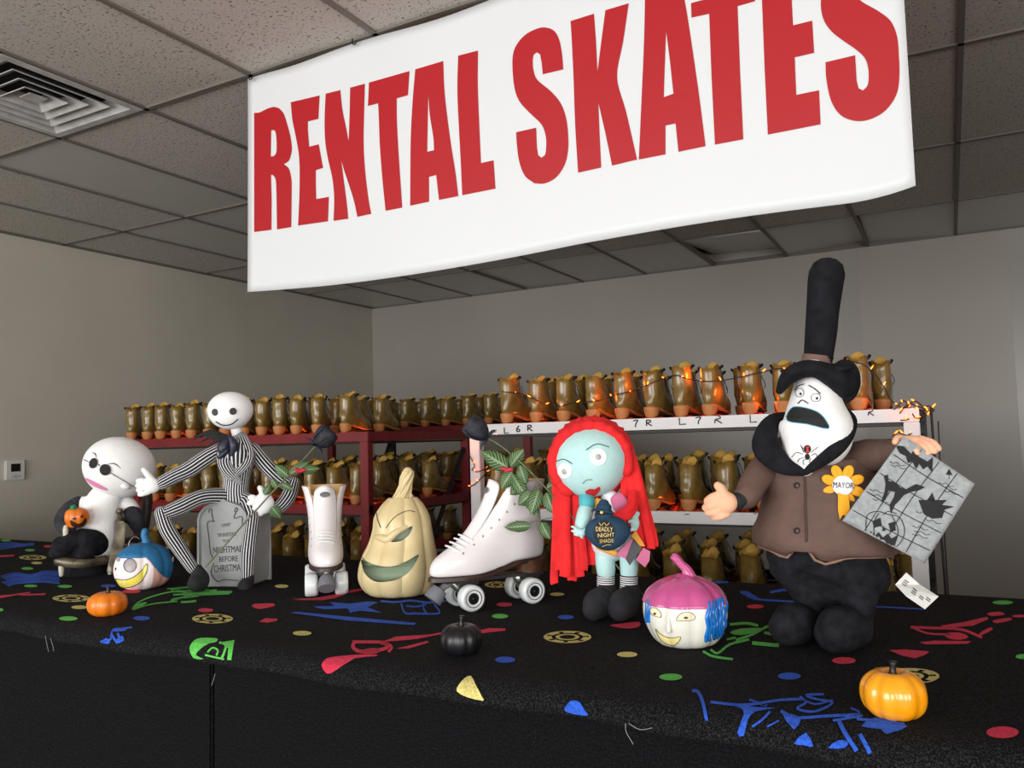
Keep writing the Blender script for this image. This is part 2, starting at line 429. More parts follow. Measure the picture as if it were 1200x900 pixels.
for i in range(len(LX)-1):
    for j in range(len(LY)-1):
        x0, x1, y0, y1 = LX[i], LX[i+1], LY[j], LY[j+1]
        if x1-x0 < .1:
            tile(x0, x1+.02, y0, y1); continue
        if abs(x0+3.60) < .05 and abs(y1-2.27) < .05: tile(x0, x1, y0, y1-.6125); obj('ceiling_bar', mesh('cbar', [box(x0, y1-.6235, ZC-.004, x1, y1-.6015, ZC+.028)], False), M_BAR, ceil); continue
        sm = (abs(x0+4.22) < .05 and abs(y0-2.27) < .05) or (abs(x0+4.22) < .05 and abs(y0-3.495) < .05) or (abs(x0+4.84) < .05 and abs(y0-3.495) < .05) or y0 > 5.5
        tile(x0, x1, y0, y1, sm, sag.get((i, j)))
# air diffuser
vx, vy = -3.6+.31, 2.27-.306
v = thing('air_vent', 'square white louvred air diffuser set in the ceiling at upper left', 'vent', loc=(vx, vy, ZC))
M_VENT = mat('vent_white', (206, 205, 204), .4, noise_amt=.25, nscale=14)
def ringsq(a, b, za, zb):   # sloped square louvre from half-size a at za to b at zb
    V = []; F = []
    for s, z in ((a, za), (b, zb), (b, zb+.004), (a, za+.004)):
        V += [Vector((-s, -s, z)), Vector((s, -s, z)), Vector((s, s, z)), Vector((-s, s, z))]
    for r in range(4):
        for k in range(4): F.append((r*4+k, r*4+(k+1) % 4, ((r+1) % 4)*4+(k+1) % 4, ((r+1) % 4)*4+k))
    return V, F, [(0, 0)]*16
obj('frame', mesh('f', [ringsq(.298, .262, -.006, -.006)], False), M_VENT, v)
obj('duct', mesh('d', [box(-.27, -.27, .07, .27, .27, .08)], False), mat('duct_dark', (30, 28, 26), .9), v)
for a in (.262, .205, .148, .092): obj('louvre', mesh('l', [ringsq(a, a-.052, -.004, .03)], False), M_VENT, v)
obj('louvre', mesh('l', [box(-.036, -.036, .004, .036, .036, .01)], False), M_VENT, v)

# thermostat
t = thing('thermostat', 'small white wall thermostat with dark display beside the shelving on left wall', 'thermostat', loc=(-5.5, 3.184, 1.326), rz=0)
obj('case', mesh('c', [box(0, -.065, -.065, .022, .065, .065)], False, bevel=.006), mat('white_plastic', (214, 212, 208), .45), t)
obj('display', mesh('d', [box(.022, -.03, -.01, .0245, .03, .042)], False), mat('display', (28, 30, 32), .2), t)
for yy, zz in ((-.022, -.04), (.022, -.04), (0, -.033), (0, -.048)):
    obj('button', mesh('b', [box(.022, yy-.008, zz-.005, .0255, yy+.008, zz+.005)], False, bevel=.001), mat('grey_button', (176, 176, 178), .5), t)

# ------------------------------------------------------------------ banner
BY = 2.27
bn = thing('rental_skates_banner', 'long white banner reading RENTAL SKATES in red, hanging from the ceiling', 'banner', loc=(0, 0, 0))
bn.location = (-1.2, BY, 2.05)
M_BAN = mat('banner_vinyl', (222, 225, 228), .45)
X0, X1 = -2.383, -.042
BO = Vector((-1.2, BY, 2.05))
V = []; F = []; UV = []; nu, nv = 80, 24
for i in range(nu+1):
    u = i/nu; x = X0+(X1-X0)*u
    zt = 2.902-.012*math.sin(u*PI*4)**2; zb = 2.042+(2.03-2.042)*u-.024*math.sin(min(u/.6, 1)*PI)+.008*math.sin(max(u-.6, 0)/.4*PI)
    if u > .93: zb += .022*((u-.93)/.07)**2
    for j in range(nv+1):
        vv = j/nv; z = zb+(zt-zb)*vv
        y = BY+.004*math.sin(u*14+vv*2)*(1-vv*.5)+.003*math.sin(u*31)*vv-.012*max(0, u-.93)/.07*(1-vv)**4
        if u < .05: y += .006*(1-u/.05)*vv
        V.append(Vector((x, y, z))-BO); UV.append((u, vv))
for i in range(nu):
    for j in range(nv):
        a = i*(nv+1)+j; F.append((a, a+nv+1, a+nv+2, a+1))
bme = mesh('sheet', [(V, F, UV)])
sheet = obj('sheet', modified(bme, [('SOLIDIFY', dict(thickness=.0015, offset=1))]), M_BAN, bn)
tr_b = BVHTree.FromPolygons([v+BO for v in V], F)
class BanFrame:
    def ray(s, x, y): return EYE.copy(), ray(x, y).normalized()
M_RED = mat('banner_red', (176, 14, 26), .5)
Z = lambda pts, x0, y0, s: [(x0+x/s, y0+y/s) for x, y in pts]
A1 = lambda p: Z(p, 290, 60, 4)
A2 = lambda p: Z(p, 590, 0, 4.0917)
A3 = lambda p: Z(p, 770, 0, 4)
letters = [
 [A1([(33, 290), (60, 287), (95, 270), (125, 262), (150, 268), (172, 295), (190, 350), (203, 400), (210, 455), (205, 490), (195, 515), (172, 530), (195, 550), (206, 590), (209, 640), (207, 825), (140, 836), (137, 650), (133, 600), (122, 582), (112, 580), (115, 700), (114, 838), (33, 848)]),
  A1([(113, 372), (125, 370), (134, 382), (138, 420), (138, 465), (132, 485), (122, 493), (111, 494)])],
 A1([(205, 240), (340, 208), (334, 318), (285, 330), (285, 370), (291, 448), (336, 437), (356, 548), (322, 558), (322, 620), (324, 694), (383, 683), (379, 798), (239, 818), (246, 640), (244, 500), (228, 400), (212, 320)]),
 A1([(368, 200), (437, 183), (446, 270), (462, 350), (476, 425), (480, 300), (483, 172), (552, 153), (548, 300), (546, 430), (553, 560), (570, 700), (582, 763), (517, 777), (500, 700), (475, 620), (455, 560), (441, 512), (455, 620), (468, 720), (474, 786), (405, 796), (408, 690), (400, 600), (378, 500), (366, 420), (363, 320)]),
 A1([(571, 148), (761, 94), (754, 207), (701, 222), (702, 330), (710, 480), (720, 630), (727, 734), (649, 749), (634, 600), (622, 440), (618, 330), (614, 245), (566, 258)]),
 [A1([(788, 86), (919, 47), (926, 200), (950, 400), (975, 560), (990, 680), (899, 698), (886, 581), (852, 590), (853, 706), (764, 725), (765, 560), (767, 400), (776, 230)]),
  A1([(849, 200), (856, 300), (872, 400), (876, 465), (844, 472), (846, 350)])],
 A1([(989, 22), (1082, -2), (1081, 150), (1086, 300), (1096, 525), (1155, 512), (1164, 645), (1008, 676), (1000, 500), (992, 350), (985, 180)]),
 A2([(190, 357), (288, 334), (282, 260), (268, 190), (245, 150), (210, 134), (170, 136), (110, 165), (65, 215), (46, 270), (46, 350), (56, 430), (80, 490), (130, 545), (185, 600), (205, 660), (205, 720), (200, 745), (183, 757), (168, 745), (162, 710), (158, 613), (62, 635), (66, 700), (78, 780), (105, 845), (150, 880), (200, 880), (255, 850), (295, 790), (311, 720), (311, 640), (300, 560), (275, 495), (230, 440), (165, 385), (146, 340), (142, 290), (147, 262), (162, 252), (177, 262), (184, 300)]),
 A2([(323, 102), (435, 67), (445, 200), (452, 345), (470, 200), (490, 50), (602, 17), (575, 200), (546, 372), (590, 540), (642, 766), (522, 795), (490, 640), (456, 492), (462, 640), (470, 804), (359, 829), (345, 600), (338, 400), (330, 220)]),
 [A2([(680, -24), (852, -70), (880, 60), (935, 430), (970, 702), (840, 729), (826, 593), (778, 603), (778, 741), (650, 766), (662, 500), (675, 200)]),
  A2([(781, 150), (800, 300), (816, 450), (770, 467), (774, 330)])],
 A3([(160, 20), (162, 84), (245, 66), (256, 360), (272, 679), (405, 654), (390, 340), (378, 30), (460, 7), (456, -60), (162, 20-5)]),
 A3([(488, -110), (720, -170), (723, -20), (632, 2), (638, 120), (728, 98), (737, 249), (646, 270), (653, 446), (760, 424), (767, 584), (520, 632), (505, 330)]),
 A3([(1090, -40), (1070, -110), (1020, -150), (930, -140), (830, -100), (780, -40), (768, 20), (780, 90), (815, 145), (870, 190), (935, 235), (975, 275), (990, 320), (992, 370), (985, 405), (965, 425), (945, 415), (936, 380), (929, 260), (790, 293), (794, 370), (815, 470), (860, 540), (930, 568), (1000, 560), (1070, 520), (1120, 450), (1136, 370), (1134, 260), (1125, 170), (1095, 100), (1040, 55), (970, 15), (930, -15), (925, -45), (950, -60), (965, -40), (968, -15)]),
]
def soft(P):
    n = len(P); P = [Vector(p) for p in P]; cor = []
    for i in range(n):
        a = (P[i]-P[i-1]).normalized(); b = (P[(i+1) % n]-P[i]).normalized()
        if a.dot(b) < .8: cor.append(i)
    if not cor: return [tuple(p) for p in cm(P, 4, True)]
    out = []
    for q, c in enumerate(cor):
        e = cor[(q+1) % len(cor)]; seg = [P[c]]; i = c
        while True:
            i = (i+1) % n; seg.append(P[i])
            if i == e: break
        out += (cm(seg, 5) if len(seg) > 3 else seg)[:-1]
    return [tuple(p) for p in out]
for L in letters:
    L = [soft(q) for q in L] if isinstance(L[0][0], (tuple, list)) else soft(L)
    o = decal('letter', tr_b, BanFrame(), [L], M_RED, bn, off=.0022, h=30)
    for vv in o.data.vertices: vv.co -= BO
M_HOOK = mat('black_wire', (18, 18, 18), .5)
for hx, hy in ((413, 52), (292, 93), (905, -120)):
    p = onY(hx, hy, BY-.012)-BO
    obj('hook', mesh('h', [loft([p+Vector((0, .01, 2.91-2.05-p.z)), p+Vector((0, 0, .02)), p+Vector((.004, -.004, 0)), p+Vector((.016, -.006, -.006)), p+Vector((.024, -.004, .006))], .0022, n=6)]), M_HOOK, bn)
# ------------------------------------------------------------------ counter
CX0, CX1, CYF, CYB = -5.47, 3.0, 1.105, 2.085
ct = thing('carpeted_counter', 'long counter covered in black carpet with bright printed shapes, in the foreground', 'counter', loc=(0, CYF, 0))
prof = [(2.085, 1.0), (2.085, 1.055), (2.075, 1.067), (2.05, 1.07), (1.9, 1.07), (1.6, 1.07), (1.3, 1.07), (1.2, 1.07), (1.15, 1.0695), (1.125, 1.067), (1.108, 1.061), (1.098, 1.052), (1.094, 1.040), (1.095, 1.032), (1.102, 1.031), (1.11, 1.04)]
V = []; F = []; nx = 170
for i in range(nx+1):
    x = CX0+(CX1-CX0)*i/nx
    for j, (y, z) in enumerate(prof):
        wv = .0022*math.sin(x*9)+.0018*math.sin(x*23+1)
        if j >= 9: y += wv; z += wv*.8
        V.append(Vector((x, y-CYF, z)))
m_ = len(prof)
for i in range(nx):
    for j in range(m_-1): a = i*m_+j; F.append((a, a+1, a+m_+1, a+m_))
cme = mesh('top_carpet', [(V, F, [(0, 0)]*len(V))])
obj('top_carpet', cme, M_CARPET, ct)
tr_c = BVHTree.FromPolygons([v+Vector((0, CYF, 0)) for v in V], F)
xs = [CX0, -2.62, -1.318, -.0, 1.3, 3.0]
sx = onY(240, 800, 1.108).x
xs[2] = sx
for a, b in zip(xs[:-1], xs[1:]):
    obj('front_panel', mesh('panel', [box(a+.003, .020, .02, b-.003, .034, 1.045)], False, bevel=.004), M_PANEL, ct)
obj('body', mesh('body', [box(CX0+.01, .036, 0, CX1-.01, CYB-CYF-.01, 1.05)], False), mat('counter_core', (22, 22, 24), .9), ct)
# printed carpet figures
PB, PR, PG, PY = (mat('pile_blue', (40, 96, 220), .95, noise_amt=.45, nscale=260, bump=.5, bscale=400), mat('pile_red', (224, 50, 82), .95, noise_amt=.35, nscale=260, bump=.5, bscale=400),
                  mat('pile_green', (96, 200, 84), .95, noise_amt=.35, nscale=260, bump=.5, bscale=400), mat('pile_yellow', (222, 210, 128), .95, noise_amt=.35, nscale=260, bump=.5, bscale=400))
def pile(polys, m, name='printed_shape'):
    for pl in polys:
        o = decal(name, tr_c, WF, [pl], m, ct, off=.0009, h=7)
        for vv in o.data.vertices: vv.co -= Vector((0, CYF, 0))
D0 = lambda p: Z(p, 0, 620, 5); D1 = lambda p: Z(p, 200, 640, 3.3333); D2 = lambda p: Z(p, 520, 660, 4); D3 = lambda p: Z(p, 780, 670, 2.857)
for x, y, rx, ry, m in ((1074, 673, 22, 10, PR),):
    pass
dots = [(36, 688-1, 8, 1.6, PG), (35, 645, 6, 1.5, PG), (43, 660, 6.5, 1.5, PY), (32, 666.5, 7, 1.6, PG), (56, 640.5, 5, 1.5, PR), (7, 633.5, 6, 1.2, PG),
        (76, 687.5, 8.5, 1.8, PG), (127, 687, 9, 1.8, PB), (93, 712, 9.5, 2.2, PY), (80, 725.3, 11, 2.6, PG), (166, 725, 10, 2.6, PB), (154, 693.5, 11, 2, PR),
        (241, 715.5, 9, 2.4, PR), (330, 687.3, 8, 2, PY), (354, 742.5, 11, 2.8, PY), (591, 708.8, 9.5, 2.4, PR), (586, 722.5, 9.5, 2.8, PG), (663, 723.7, 9.5, 2.5, PB),
        (653, 696.8, 8.5, 2, PY), (735, 767.5, 12, 3.2, PY), (592, 773.7, 12, 3.7, PB), (786, 794, 13.5, 4, PG), (885, 711.2, 10, 2.4, PR), (925, 793, 13.5, 4.2, PB),
        (989, 774.7, 14, 4, PR), (1175, 859, 19, 7, PR), (1200, 770, 10, 3, PG), (1175, 706.5, 12, 2.4, PG), (1144, 694, 11, 1.8, PR), (845, 682.5, 9, 1.6, PB), (1195, 722.5, 9, 1.6, PR), (0, 715, 4, 2, PG)]
for x, y, rx, ry, m in dots: pile([oval(x, y, rx, ry)], m)
def gear(x, y, rx, ry, seg=7):
    P = [[oval(x, y, rx*.5, ry*.5, 24), oval(x, y, rx*.34, ry*.34, 24)]]
    P += [[oval(x, y, rx, ry, 28), oval(x, y, rx*.9, ry*.9, 28)]]
    for k in range(seg):
        a = 2*PI*k/seg; b = a+2*PI/seg*.72; arc = [a+(b-a)*i/5 for i in range(6)]
        P.append([(x+rx*.9*math.cos(t), y+ry*.9*math.sin(t)) for t in arc]+[(x+rx*.66*math.cos(t), y+ry*.66*math.sin(t)) for t in reversed(arc)])
    pile(P, PY)
gear(83.5, 701.5, 22, 4.2); gear(249, 725.5, 24, 5.6); gear(665, 747, 28, 7.2); gear(38.5, 653.5, 16, 2.8); gear(1065, 793, 36, 9.5); gear(582, 685.5, 14, 3.6)
# red shapes
pile([D1(blob([(320, 230), (345, 226), (400, 225), (403, 236), (350, 247), (322, 240)], 2)), D1([(345, 297), (370, 283), (418, 285), (415, 293), (380, 301)])], PR)
pile([D1([(472, 208), (560, 205), (640, 190), (700, 172), (760, 165), (760, 172), (690, 186), (640, 205), (560, 213)]), D1([(480, 212), (590, 213), (640, 205), (560, 208)])], PR)
pile([D1(blob([(590, 470), (600, 448), (625, 436), (720, 426), (800, 425), (800, 432), (720, 440), (640, 490), (610, 497)], 2)),
      D1(stroke([(720, 372), (712, 395), (735, 412), (790, 412), (840, 400), (845, 385), (820, 378)], 14)),
      D1(blob([(740, 410), (790, 400), (825, 408), (800, 422), (750, 422)], 2)), D1(stroke([(710, 376), (760, 376), (830, 378), (862, 395), (850, 415)], 12)),
      D1([(828, 375), (880, 355), (1010, 347), (1060, 338), (1060, 345), (960, 365), (870, 373)]), D1([(880, 402), (940, 388), (1000, 372), (1010, 378), (930, 402)])], PR)
pile([D2([(172, 315), (215, 306), (290, 308), (288, 318), (220, 326), (178, 330)]), D2(blob([(778, 292), (830, 285), (915, 276), (915, 300), (860, 308), (800, 300)], 2))], PR)
pile([D0([(0, 390), (60, 386), (175, 370), (180, 376), (80, 392), (0, 408)]), D0([(80, 384), (140, 384), (270, 378), (262, 388), (140, 392)]), D0([(0, 155), (85, 152), (80, 160), (0, 166)])], PR)
pile([D3(stroke([(820, 187), (900, 190), (990, 195), (1060, 222)], 9)), D3(stroke([(830, 190), (880, 208), (960, 212)], 7)), D3(blob([(935, 208), (985, 205), (1015, 220), (985, 230), (945, 224)], 2)),
      D3([(920, 182), (1000, 170), (1075, 152), (1082, 160), (1030, 182), (940, 190)]), D3([(850, 238), (900, 232), (1025, 234), (1010, 243), (870, 245)]), D3(blob([(1078, 140), (1120, 135), (1135, 145), (1090, 150)], 2)),
      D3(blob([(1095, 165), (1150, 155), (1158, 163), (1110, 174)], 2)), D3(blob([(1050, 208), (1085, 188), (1095, 195), (1060, 214)], 2)), D3([(748, 264), (800, 262), (884, 268), (870, 280), (835, 292), (790, 282)])], PR)
# green shapes
pile([D1(stroke([(0, 170), (40, 164), (100, 160), (150, 158)], 7)), D1(blob([(45, 185), (90, 165), (160, 172), (120, 195), (60, 198)], 2)), D1(stroke([(0, 178), (60, 178), (140, 180), (240, 180)], 8)),
      D1(stroke([(0, 214), (40, 204), (110, 192), (230, 186)], 7)), D1(stroke([(40, 220), (70, 219), (100, 215)], 8)), D1(stroke([(10, 192), (70, 186), (180, 172)], 6))], PG)
pile([D0(stroke([(775, 470), (800, 440), (860, 408), (960, 378), (1050, 362)], 8)), D0(stroke([(785, 475), (830, 458), (900, 440), (1040, 425)], 7)), D0(blob([(770, 468), (800, 445), (850, 430), (860, 436), (820, 460), (785, 476)], 2)),
      D0(stroke([(980, 352), (1060, 346), (1100, 340)], 7)), D0(stroke([(1010, 415), (1060, 405), (1160, 392)], 12))], PG)
pile([D1(blob([(75, 400), (90, 372), (120, 360), (180, 362), (178, 375), (150, 382), (120, 400), (100, 425), (130, 440), (90, 436)], 3)), D1(stroke([(190, 378), (215, 385), (212, 410), (200, 440)], 9)),
      D1([(192, 378), (250, 368), (245, 395), (238, 445), (222, 445), (226, 400)]), D1(stroke([(145, 415), (165, 398), (185, 408), (180, 428)], 7)), D1(stroke([(135, 425), (165, 432), (210, 442)], 7))], PG)
pile([D3(stroke([(215, 178), (270, 174), (310, 182)], 9)), D3(blob([(215, 205), (250, 192), (320, 190), (310, 202), (250, 214)], 2)), D3(stroke([(235, 230), (290, 212), (340, 185), (360, 188)], 8)), D3(stroke([(125, 268), (160, 285), (225, 295)], 8)),
      D3(stroke([(150, 262), (175, 274), (215, 245), (280, 228)], 8)), D3(stroke([(290, 240), (340, 245), (380, 248)], 12)), D3(stroke([(330, 205), (362, 212)], 9)), D3(stroke([(205, 228), (235, 222)], 7))], PG)
# yellow wedge, blue disc on the rolled edge
pile([D2(blob([(62, 600), (72, 570), (100, 540), (128, 530), (150, 570), (180, 625), (186, 645), (110, 628)], 2))], PY)
pile([D2(blob([(568, 690), (585, 655), (610, 645), (640, 655), (662, 690), (676, 712), (620, 708)], 3))], PB)
# blue shapes
pile([D1([(468, 262), (490, 258), (960, 302), (950, 310), (700, 293)]), D1(blob([(560, 236), (640, 235), (620, 220), (700, 226), (760, 218), (810, 222), (770, 240), (825, 262), (740, 254), (700, 262), (690, 245), (600, 248)], 2)),
      D1(stroke([(820, 216), (880, 220), (940, 214), (1010, 222), (1100, 212)], 8)), D1(stroke([(900, 225), (915, 262), (950, 266)], 7)), D1(stroke([(920, 235), (960, 238), (1000, 228)], 6)), D1(stroke([(940, 264), (1000, 266), (1050, 262), (1030, 228)], 7)), D1(stroke([(985, 222), (990, 250), (1000, 264)], 6))], PB)
pile([D0(stroke([(590, 660), (620, 655), (650, 645), (655, 610), (670, 590), (720, 584), (775, 578)], 11)), D0(stroke([(655, 620), (680, 655), (700, 640), (690, 610)], 14)), D0(blob([(595, 665), (620, 640), (645, 655), (640, 672)], 2)), D0(stroke([(680, 665), (720, 650), (710, 630)], 16)), D0(stroke([(670, 600), (740, 592)], 9))], PB)
for k in range(9):
    y = 262+k*8; pile([D0(stroke([(0+k*12 % 50, y+18-k), (90, y-4), (180, y+6-k*2), (260, y-14), (350, y-12+k)], 5+k % 3))] , PB)
    if k < 6: pile([D0(stroke([(0, 85+k*7), (70, 80+k*6), (130, 88+k*3), (200, 82+k*2.5)], 4))], PB)
pile([D3(stroke([(88, 400), (108, 404), (125, 440), (138, 500)], 11)), D3(stroke([(150, 438), (260, 448), (380, 432), (460, 428)], 9)), D3(blob([(200, 440), (300, 455), (370, 458), (300, 470), (275, 500), (262, 550), (240, 540), (262, 480), (250, 458)], 2)),
      D3(stroke([(290, 520), (320, 500), (350, 470)], 8)), D3(stroke([(280, 430), (340, 450), (300, 440)], 7)), D3(stroke([(385, 468), (440, 490), (540, 485), (640, 480)], 10)), D3(blob([(390, 475), (430, 530), (455, 492), (440, 484)], 2)),
      D3(stroke([(450, 420), (470, 440), (440, 460), (500, 470), (560, 440), (510, 430), (470, 415), (530, 412)], 8)), D3(stroke([(450, 425), (500, 445), (560, 432)], 6)), D3(blob([(430, 575), (470, 540), (495, 585), (460, 580)], 2)),
      D3(blob([(545, 590), (580, 565), (610, 570), (600, 590)], 2)), D3(stroke([(580, 500), (600, 540), (640, 600)], 14)), D3(stroke([(650, 545), (670, 580), (685, 608)], 14)), D3(blob([(655, 520), (700, 490), (760, 500), (810, 520), (740, 545), (720, 528)], 2)),
      D3(stroke([(600, 492), (650, 475), (620, 458)], 7)), D3(stroke([(640, 495), (700, 500), (800, 512)], 9)), D3(stroke([(560, 500), (600, 494), (660, 484)], 8)), D3(stroke([(380, 500), (340, 520)], 6))], PB)
pile([D3(stroke([(250, 68), (300, 92), (400, 100), (455, 104)], 7)), D3(stroke([(350, 70), (400, 62), (440, 66)], 9)), D3([(250, 66), (275, 66), (312, 90), (290, 92)]), D3(stroke([(690, 118), (780, 122), (870, 127)], 5)), D3(stroke([(540, 75), (600, 85)], 5))], PB)
# loose threads along the hem
for x0, y0, pts in ((53, 745, [(53, 745), (55, 755), (57, 764)]), (59, 748, [(59, 748), (62, 757), (63, 763)]), (733, 848, [(733, 848), (734, 858), (742, 872)]), (737, 848, [(737, 848), (750, 855), (764, 853)]), (251, 790, [(252, 790), (250, 797), (248, 803)])):
    P = [onY(x, y, 1.088)-Vector((0, CYF, 0)) for x, y in pts]
    obj('thread', mesh('th', [loft(P, .0004, n=5)]), mat('thread_grey', (150, 150, 150), .8), ct)

# ------------------------------------------------------------------ roller skates
def skate_parts(L=.268, H=.172, lift=.02, z0=.072, n=26, W=1.0, front_gap=1.0, hero=False, seed=0):
    rings = [(.000, .010, .262, .031), (.006, .003, .268, .036), (.02, 0, .268, .0385), (.034, 0, .26, .0385), (.047, .001, .236, .037), (.058, .003, .206, .0355), (.07, .005, .178, .034), (.083, .007, .157, .033),
             (.098, .008, .141, .032), (.115, .008, .131, .0325), (.135, .007, .126, .034), (.155, .003, .124, .0355), (.172, -.001, .125, .037)]
    if hero:
        rings = [(.000, .010, .262, .031), (.006, .003, .268, .036), (.02, 0, .268, .0385), (.034, 0, .262, .0385), (.046, .001, .246, .0375), (.056, .003, .230, .0365), (.068, .005, .208, .035), (.082, .007, .188, .034),
                 (.098, .008, .168, .033), (.115, .008, .150, .033), (.135, .007, .133, .034), (.155, .003, .117, .036), (.172, -.001, .106, .039)]
        GAP = [0, 0, 0, 0, 0, 0, .25, .38, .46, .54, .62, .70, .78]
    else:
        rings = [(z, a, b, w_*(1+.16*math.sin(PI*min(max((z-.02)/.13, 0), 1)))) for z, a, b, w_ in rings]
    def pt(i, t, ins=0):
        z, y0, y1, w_ = rings[i]; z = z*H/.172; y0 = y0*L/.268+ins; y1 = y1*L/.268-ins; w_ = w_*W-ins
        c = math.cos(t); s = math.sin(t); y = (y0+y1)/2+(y1-y0)/2*math.copysign(abs(c)**.85, c); x = w_*math.copysign(abs(s)**.8, s)
        f = y/L
        foot = max(0, 1-z/.07)
        x *= 1-foot*(.24*math.exp(-((f-.05)/.2)**2)+.2*math.exp(-((f-.42)/.15)**2))
        zz = z0+z+lift*(1-min(max((y/L-.28)/.35, 0), 1))**1.5*(1 if True else 0)
        if hero:
            tt = t if t <= PI else t-2*PI
            if i > 8: zz += .007*(i-8)/4*math.exp(-((abs(tt)-.8)/.35)**2)
            return Vector((x*(1+.05*max(0, i-6)), y, zz))
        if i >= len(rings)-2: zz -= .016*(1-math.cos(t))/2*(1 if i == len(rings)-1 else .5)
        if i >= len(rings)-2: zz += (.005*math.sin(3*t+seed*2)+.004*math.sin(5*t+seed*5))*(1 if i == len(rings)-1 else .6)
        if i == len(rings)-1: zz += .012*math.exp(-((abs(t if t <= PI else t-2*PI)-.75)/.4)**2)-.03*front_gap*math.exp(-((t if t <= PI else t-2*PI)/.38)**2)-.004
        if i == len(rings)-2: zz += -.014*front_gap*math.exp(-((t if t <= PI else t-2*PI)/.35)**2)
        q = noise.noise(Vector((x, y, zz))*26+Vector((seed*7, 0, 0)))*.0032 if i > 3 else 0
        sc_ = 1+q/.035
        return Vector((x*sc_, (y0+y1)/2+(y-(y0+y1)/2)*sc_, zz))
    V = [pt(i, 2*PI*j/n) for i in range(len(rings)) for j in range(n)]; F = []
    R = len(rings)
    for i in range(R-1):
        for j in range(n): a = i*n+j; b = i*n+(j+1) % n; F.append((a, b, b+n, a+n))
    def opened(F, ringof):
        if not hero: return F
        out = []
        for f_ in F:
            if len(f_) > 4: out.append(f_); continue
            ts = [2*PI*((v % n)+0)/n for v in f_]; ts = [a if a <= PI else a-2*PI for a in ts]; i_ = min(ringof(v//n) for v in f_)
            if max(ts)-min(ts) < 1 and max(abs(a) for a in ts) <= GAP[max(i_, 0)]+.02 and i_ >= 6: continue
            out.append(f_)
        return out
    F = opened(F, lambda r: r)
    F.append(tuple(reversed(range(n))))
    upper = (V, F, [(0, 0)]*len(V))
    ins = .0035
    V2 = [pt(R-1, 2*PI*j/n) for j in range(n)]; F2 = []
    for i in range(R-1, 3, -1): V2 += [pt(i, 2*PI*j/n, ins) for j in range(n)]
    rows = len(V2)//n
    for i in range(rows-1):
        for j in range(n): a = i*n+j; b = i*n+(j+1) % n; F2.append((a, b, b+n, a+n))
    F2 = opened(F2, lambda r: min(R-1, R-r))
    F2.append(tuple((rows-1)*n+j for j in range(n)))
    lining = (V2, F2, [(0, 0)]*len(V2))
    # sole: outline of ring 0/1 pushed down
    V3 = []
    for dz, gr in ((.002, 1.02), (-.006, 1.03), (-.008, .98)):
        for j in range(n):
            p = pt(1, 2*PI*j/n); c = Vector((0, L/2, 0)); V3.append(Vector((p.x*gr, c.y+(p.y-c.y)*gr, p.z-.006*H/.172+dz)))
    F3 = [tuple(range(n)), tuple(reversed(range(2*n, 3*n)))]
    for i in range(2):
        for j in range(n): a = i*n+j; b = i*n+(j+1) % n; F3.append((a, b, b+n, a+n))
    sole = (V3, F3, [(0, 0)]*len(V3))
    # tongue
    V4 = []; F4 = []; nt_ = 7
    zs = [.052, .085, .11, .14, .165, .2] if hero else [.06, .085, .11, .14, .165, .204]
    for q, z in enumerate(zs):
        zz = z*H/.172; yf = ({0: .228, 1: .190, 2: .170, 3: .150, 4: .138, 5: .128}[q] if hero else {0: .196, 1: .150, 2: .129, 3: .118, 4: .117, 5: .120}[q])*L/.268
        for a in range(nt_):
            u = (a/(nt_-1)-.5)*2; hw = ((.020, .022, .023, .0235, .024, .020) if hero else (.024, .024, .026, .029, .028, .018))[q]*W
            V4.append(Vector((u*hw, yf-.018*u*u-.002, z0+zz+(-.012*u*u if q == 5 else 0))))
    for q in range(len(zs)-1):
        for a in range(nt_-1): i = q*nt_+a; F4.append((i, i+1, i+nt_+1, i+nt_))
    tongue = (V4, F4, [(0, 0)]*len(V4))
    return upper, lining, sole, tongue, pt

# --- rental skate (tan) prototypes; toe along local +y
M_TAN = mat('tan_leather', (142, 114, 58), .26, rgb2=(112, 92, 46), nscale=22, bump=.6, bscale=34, coat=.35)
M_TANIN = mat('tan_lining', (206, 164, 78), .7, noise_amt=.2, nscale=40)
M_HEEL = mat('rubber_heel', (196, 128, 76), .5, noise_amt=.15, nscale=30)
M_WORG = mat('orange_wheel', (206, 66, 22), .35, noise_amt=.3, nscale=30)
M_LACE = mat('black_lace', (16, 14, 13), .8)
M_PLATE = mat('black_plate', (24, 22, 21), .5)
def lace_shape(pt, z0, H, L, r=.0015, i0=5, i1=10, wx=.018):
    sh = []
    for i in range(i0, i1+1):
        a = pt(i, .0); b = pt(min(i+1, 12), 0)
        for s in (1, -1):
            sh.append(loft([Vector((s*wx, a.y-.006, a.z)), Vector((0, a.y+.002, (a.z+b.z)/2)), Vector((-s*wx, b.y-.006, b.z))], r, n=5, k=2))
    return sh
protos = []
